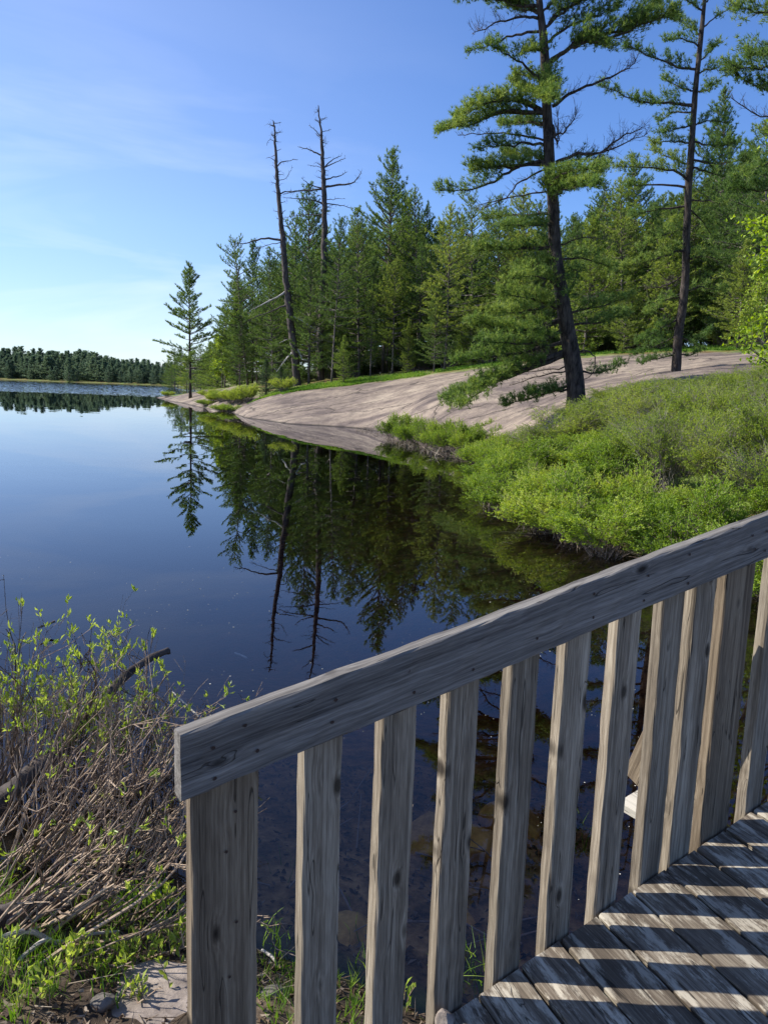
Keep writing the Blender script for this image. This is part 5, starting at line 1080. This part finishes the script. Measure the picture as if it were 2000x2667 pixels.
for q, (px, py, H, n, lb) in enumerate([
 (54, 1850, .16, 5, 'leafy sprout among tan stems near the left edge'), (172, 1870, .15, 6, 'leafy sprout in the middle of the stem tangle'), (251, 1755, .12, 5, 'small leafy sprout high in the stem tangle'),
 (209, 1990, .12, 6, 'leafy sprout just right of the weathered log end'), (352, 1935, .17, 9, 'dense leafy sprout in tall grass beside the first post'), (377, 2020, .18, 9, 'leafy sprout touching the left side of the first post'),
 (285, 2105, .15, 9, 'broad leafy sprout behind the flat boulder'), (350, 2100, .15, 9, 'leafy sprout on the right behind the flat boulder'), (159, 2140, .15, 8, 'leafy sprout in grass left of the flat boulder'),
 (310, 2200, .12, 7, 'leafy sprout in front of the flat boulder'), (235, 2140, .13, 8, 'leafy sprout at the left end of the flat boulder'), (96, 2230, .13, 8, 'leafy sprout in the lower left corner'),
 (887, 2130, .09, 5, 'single small sprout in the shade between third and fourth balusters'), (20, 2140, .13, 7, 'leafy sprout under the pale driftwood stick at the left edge'), (345, 2010, .12, 6, 'leafy sprout between the stem tangle and the boulder')]):
    sprout(px, py, .1, H, lb, 500+q, n)
def grass_tuft(name, px, py, z, n, H, label, seed, m_='grass', w=.006, spread=.25, R=.07):
    global rng
    kr = rng; rng = np.random.default_rng(seed); b = atz(px, py, z); g = G(); zz = gz(b[0], b[1])
    for q in range(n):
        o_ = np.array([rng.uniform(-1.6, 1.6)*R, rng.uniform(-1.6, 1.6)*R, -.02]); d = nrm(np.array([spread*rng.standard_normal(), spread*rng.standard_normal(), 1])); l = H*rng.uniform(.5, 1.1); bd = np.array([rng.standard_normal(), rng.standard_normal(), -.3])*.22*l
        P = smooth([o_, o_+d*l*.6, o_+d*l+bd], 6); s = nrm(np.cross(d, rng.standard_normal(3)))*w*.5*np.linspace(1, .1, 6)[:, None]
        V = np.stack([P-s, P+s], 1).reshape(-1, 3); F = [(2*k, 2*k+1, 2*k+3, 2*k+2) for k in range(5)]; g.add(V, None, F, rng.uniform(.2, .95))
    rng = kr; o = g.build(name, M[m_], None, label=label, cat='grass'); o.location = (b[0], b[1], max(zz, -.12)); return o
for q, (px, py, n, H, lb) in enumerate([
 (310, 1950, 70, .22, 'tall bright grass tuft between the stem tangle and the first post'), (395, 2040, 45, .2, 'grass tuft against the left edge of the first post'), (84, 2160, 70, .18, 'spreading grass tuft at the lower left'),
 (30, 2230, 60, .16, 'grass tuft in the lower left corner of the picture'), (215, 2215, 50, .12, 'short grass tuft left of the flat boulder front'), (590, 2040, 16, .16, 'thin grass blades just right of the first post at the water edge'),
 (625, 2035, 16, .15, 'thin grass blades left of the first baluster'), (611, 1830, 5, .16, 'few grass blades standing in water between post and first baluster'), (1023, 2085, 60, .22, 'dense bright grass clump in the water between the third and fourth balusters'),
 (910, 1925, 4, .14, 'lone grass blades in the water left of the third baluster'), (745, 1960, 8, .16, 'grass blades in the water just right of the first baluster'), (770, 2090, 14, .12, 'short grass in the shade between first and second balusters'),
 (1225, 1760, 14, .22, 'faint grass in the water between the fifth and sixth balusters'), (130, 1780, 12, .25, 'dry pale blades inside the stem tangle'), (245, 1640, 60, .3, 'nest-like bunch of dry pale grass in the shrub left of the handrail end')]):
    grass_tuft('grass_tuft', px, py, .02, n, H, lb, 560+q, 'drygrass' if q >= 13 else 'grass', spread=.25 if q < 13 else .5)
# leaf litter on the near bank
n = 11000; x = rng.uniform(-3.2, 1.2, n); y = rng.uniform(1.2, 4.0, n); k = inside(BANK, x, y); x, y = x[k], y[k]; z = ground(x, y)+.006
g = G(); leaves(g, np.stack([x, y, z], -1), rng.standard_normal((len(x), 3))*[1, 1, .28], rng.uniform(.015, .05, len(x)), rng.uniform(.008, .026, len(x)), rng.beta(1.3, 1.5, len(x)), fold=.5)
n = 2200; x = rng.uniform(-3.2, 1.2, n); y = rng.uniform(1.2, 4.0, n); k = inside(BANK, x, y); x, y = x[k], y[k]; A = np.stack([x, y, ground(x, y)+.012], -1); B = A+rng.standard_normal((len(x), 3))*[.07, .07, .012]; prisms(g, A, B, .0022, .001, rng.uniform(.1, .9, len(x)))
g.build('leaf_litter', M['litter'], None, label='brown leaf litter and twiglets covering the near bank', cat='leaf litter', kind='stuff')
n = 9000; g = G(); x = rng.uniform(-3.2, 1.0, n); y = rng.uniform(1.5, 3.9, n); k = inside(BANK, x, y) & (x+.35*y < .9); x, y = x[k], y[k]; kk = vnoise(x, y, 3.2, 44) > -.3; x, y = x[kk], y[kk]; _b = atz(345, 2150, .22); kk = (x-_b[0])**2+(y-_b[1]+.05)**2 > .36**2; x, y = x[kk], y[kk]
blades(g, np.stack([x, y, ground(x, y)+.0], -1), np.tile([.1, 0, 1.], (len(x), 1)), rng.uniform(.05, .12, len(x)), rng.uniform(.2, .9, len(x)), nb=3, width=.05, spread=.4)
g.build('grass', M['grass'], None, label='short grass growing through the litter of the near bank', cat='grass', kind='stuff')
# logs and sticks
def log(name, label, pts, r, m_, k=12, rough=.08, n=24, cat='log'):
    P = np.array([at(px, py, D) for px, py, D in pts]); org = P[0].copy(); g = G(); Q_ = smooth(P-org, n); tube(g, Q_, np.interp(np.linspace(0, 1, n), np.linspace(0, 1, len(r)), r)*(1+.06*np.sin(np.arange(n)*1.7)), k, rough=rough)
    o = g.build(name, M[m_], None, smooth=k > 7, label=label, cat=cat); o.location = [float(v) for v in org]; return o
log('fallen_branch', 'dark fallen branch rising out of the water behind the left shrubs', [(-10, 1745, 4.15), (42, 1690, 4.3), (126, 1621, 4.45), (209, 1529, 4.7), (276, 1456, 5.0), (330, 1420, 5.2), (364, 1406, 5.3)], [.05, .045, .04, .034, .026, .022, .024], 'dead', cat='branch')
log('log', 'weathered grey log lying on the bank at the left edge', [(-60, 2000, 3.0), (0, 1990, 3.05), (80, 1965, 3.12), (150, 1945, 3.2), (205, 1930, 3.25)], [.055, .055, .05, .044, .03], 'dead')
log('driftwood_stick', 'pale curved driftwood stick crossing the lower left tangle', [(-10, 2030, 2.85), (63, 2012, 2.9), (126, 2036, 2.9), (200, 2018, 2.95), (258, 2012, 2.98)], [.011, .011, .009, .007, .004], 'bleached', 7, cat='stick')
log('driftwood_stick', 'second pale stick looping just under the curved driftwood', [(40, 2075, 2.8), (100, 2030, 2.85), (135, 2050, 2.87), (215, 2060, 2.9)], [.008, .009, .006, .003], 'bleached', 6, cat='stick')
log('stick', 'short straight stick floating on the open water left of the handrail', [tuple(list(p)) for p in [(508, 1411, 6.55), (522, 1416, 6.5), (534, 1422, 6.42)]], [.009, .01, .007], 'bleached', 6, cat='stick')
log('stick', 'small dark twig sticking out of the water at the left', [(84, 1356, 7.3), (105, 1348, 7.4), (120, 1342, 7.42)], [.008, .008, .012], 'dead', 6, cat='stick')
log('stick', 'grey dead stick propped in the shrub beside the handrail end', [(372, 1493, 4.6), (400, 1520, 4.5), (430, 1548, 4.4)], [.004, .005, .006], 'bleached', 6, cat='stick')
log('stick', 'reddish bare twig curving over water between first and second balusters', [(840, 1630, 4.6), (870, 1660, 4.4), (845, 1720, 4.2), (815, 1770, 4.1)], [.003, .005, .006, .006], 'twig', 6, cat='stick')
log('stick', 'pinkish twig lying on the litter between the post and first baluster', [(566, 2052, 2.85), (592, 2072, 2.8), (600, 2100, 2.78), (612, 2130, 2.74)], [.005, .006, .005, .004], 'bleached', 6, cat='stick')
n = 2600; x = rng.uniform(-.8, 2.2, n); y = rng.uniform(2.5, 5.2, n); z = ground(x, y); k = (z < -.03) & (z > -.5); x, y, z = x[k], y[k], z[k]
g = G(); leaves(g, np.stack([x, y, z+.008], -1), rng.standard_normal((len(x), 3))*[1, 1, .25], rng.uniform(.02, .055, len(x)), rng.uniform(.01, .028, len(x)), rng.beta(1.5, 2, len(x)), fold=.5)
g.build('leaf_litter', M['litter'], None, label='sunken brown leaves on the bed of the clear shallows', cat='leaf litter', kind='stuff')
# sunken twigs among the submerged stones
for q in range(26):
    px, py = rng.uniform(580, 1240), rng.uniform(1650, 2080); b = atz(px, py, -.2); z = max(gz(b[0], b[1])+.02, -.45); a = rng.uniform(0, 6.28); l = rng.uniform(.2, .5); g = G()
    P = smooth([(0, 0, 0), (math.cos(a)*l*.5, math.sin(a)*l*.5, rng.uniform(0, .1)), (math.cos(a)*l, math.sin(a)*l, rng.uniform(0, .15))], 7); tube(g, P, np.linspace(.006, .002, 7), 5, tint=.9)
    o = g.build('sunken_twig', M['twig'], None, label='thin twig sunk in the dark shallow water behind the balusters', cat='twig', group='sunken twigs behind the balusters'); o.location = (b[0], b[1], z)
# pollen and seed fluff floating on the still water
g = G(); n = 1500; D = rng.uniform(2.9, 11, n)**1.0; az = rng.uniform(R_(-30), R_(30), n); x = D*np.sin(az); y = D*np.cos(az); k = ground(x, y) < -.02
k &= (vnoise(x, y, .9, 51)+.9*rng.random(n) > .35); x, y = x[k], y[k]; s = rng.gamma(1.5, .0012, len(x))+.0012; an = np.arange(5)*2*math.pi/5
V = np.stack([x[:, None]+s[:, None]*np.cos(an), y[:, None]+s[:, None]*np.sin(an), np.full((len(x), 5), .003)], -1).reshape(-1, 3); b_ = np.arange(len(x))[:, None]*5
g.add(V, np.concatenate([b_+np.array([[0, 1, 2]]), b_+np.array([[0, 2, 3]]), b_+np.array([[0, 3, 4]])], 1).reshape(-1, 3), None, .5)
fm, t_, N_, L_ = mat('seed_fluff'); o_ = N_('ShaderNodeOutputMaterial'); p_ = N_('ShaderNodeBsdfDiffuse'); p_.inputs[0].default_value = (.6, .58, .5, 1); L_(p_.outputs[0], o_.inputs[0])
g.build('pollen_specks', fm, None, label='white pollen and seed fluff floating on the still water', cat='pollen', kind='stuff')
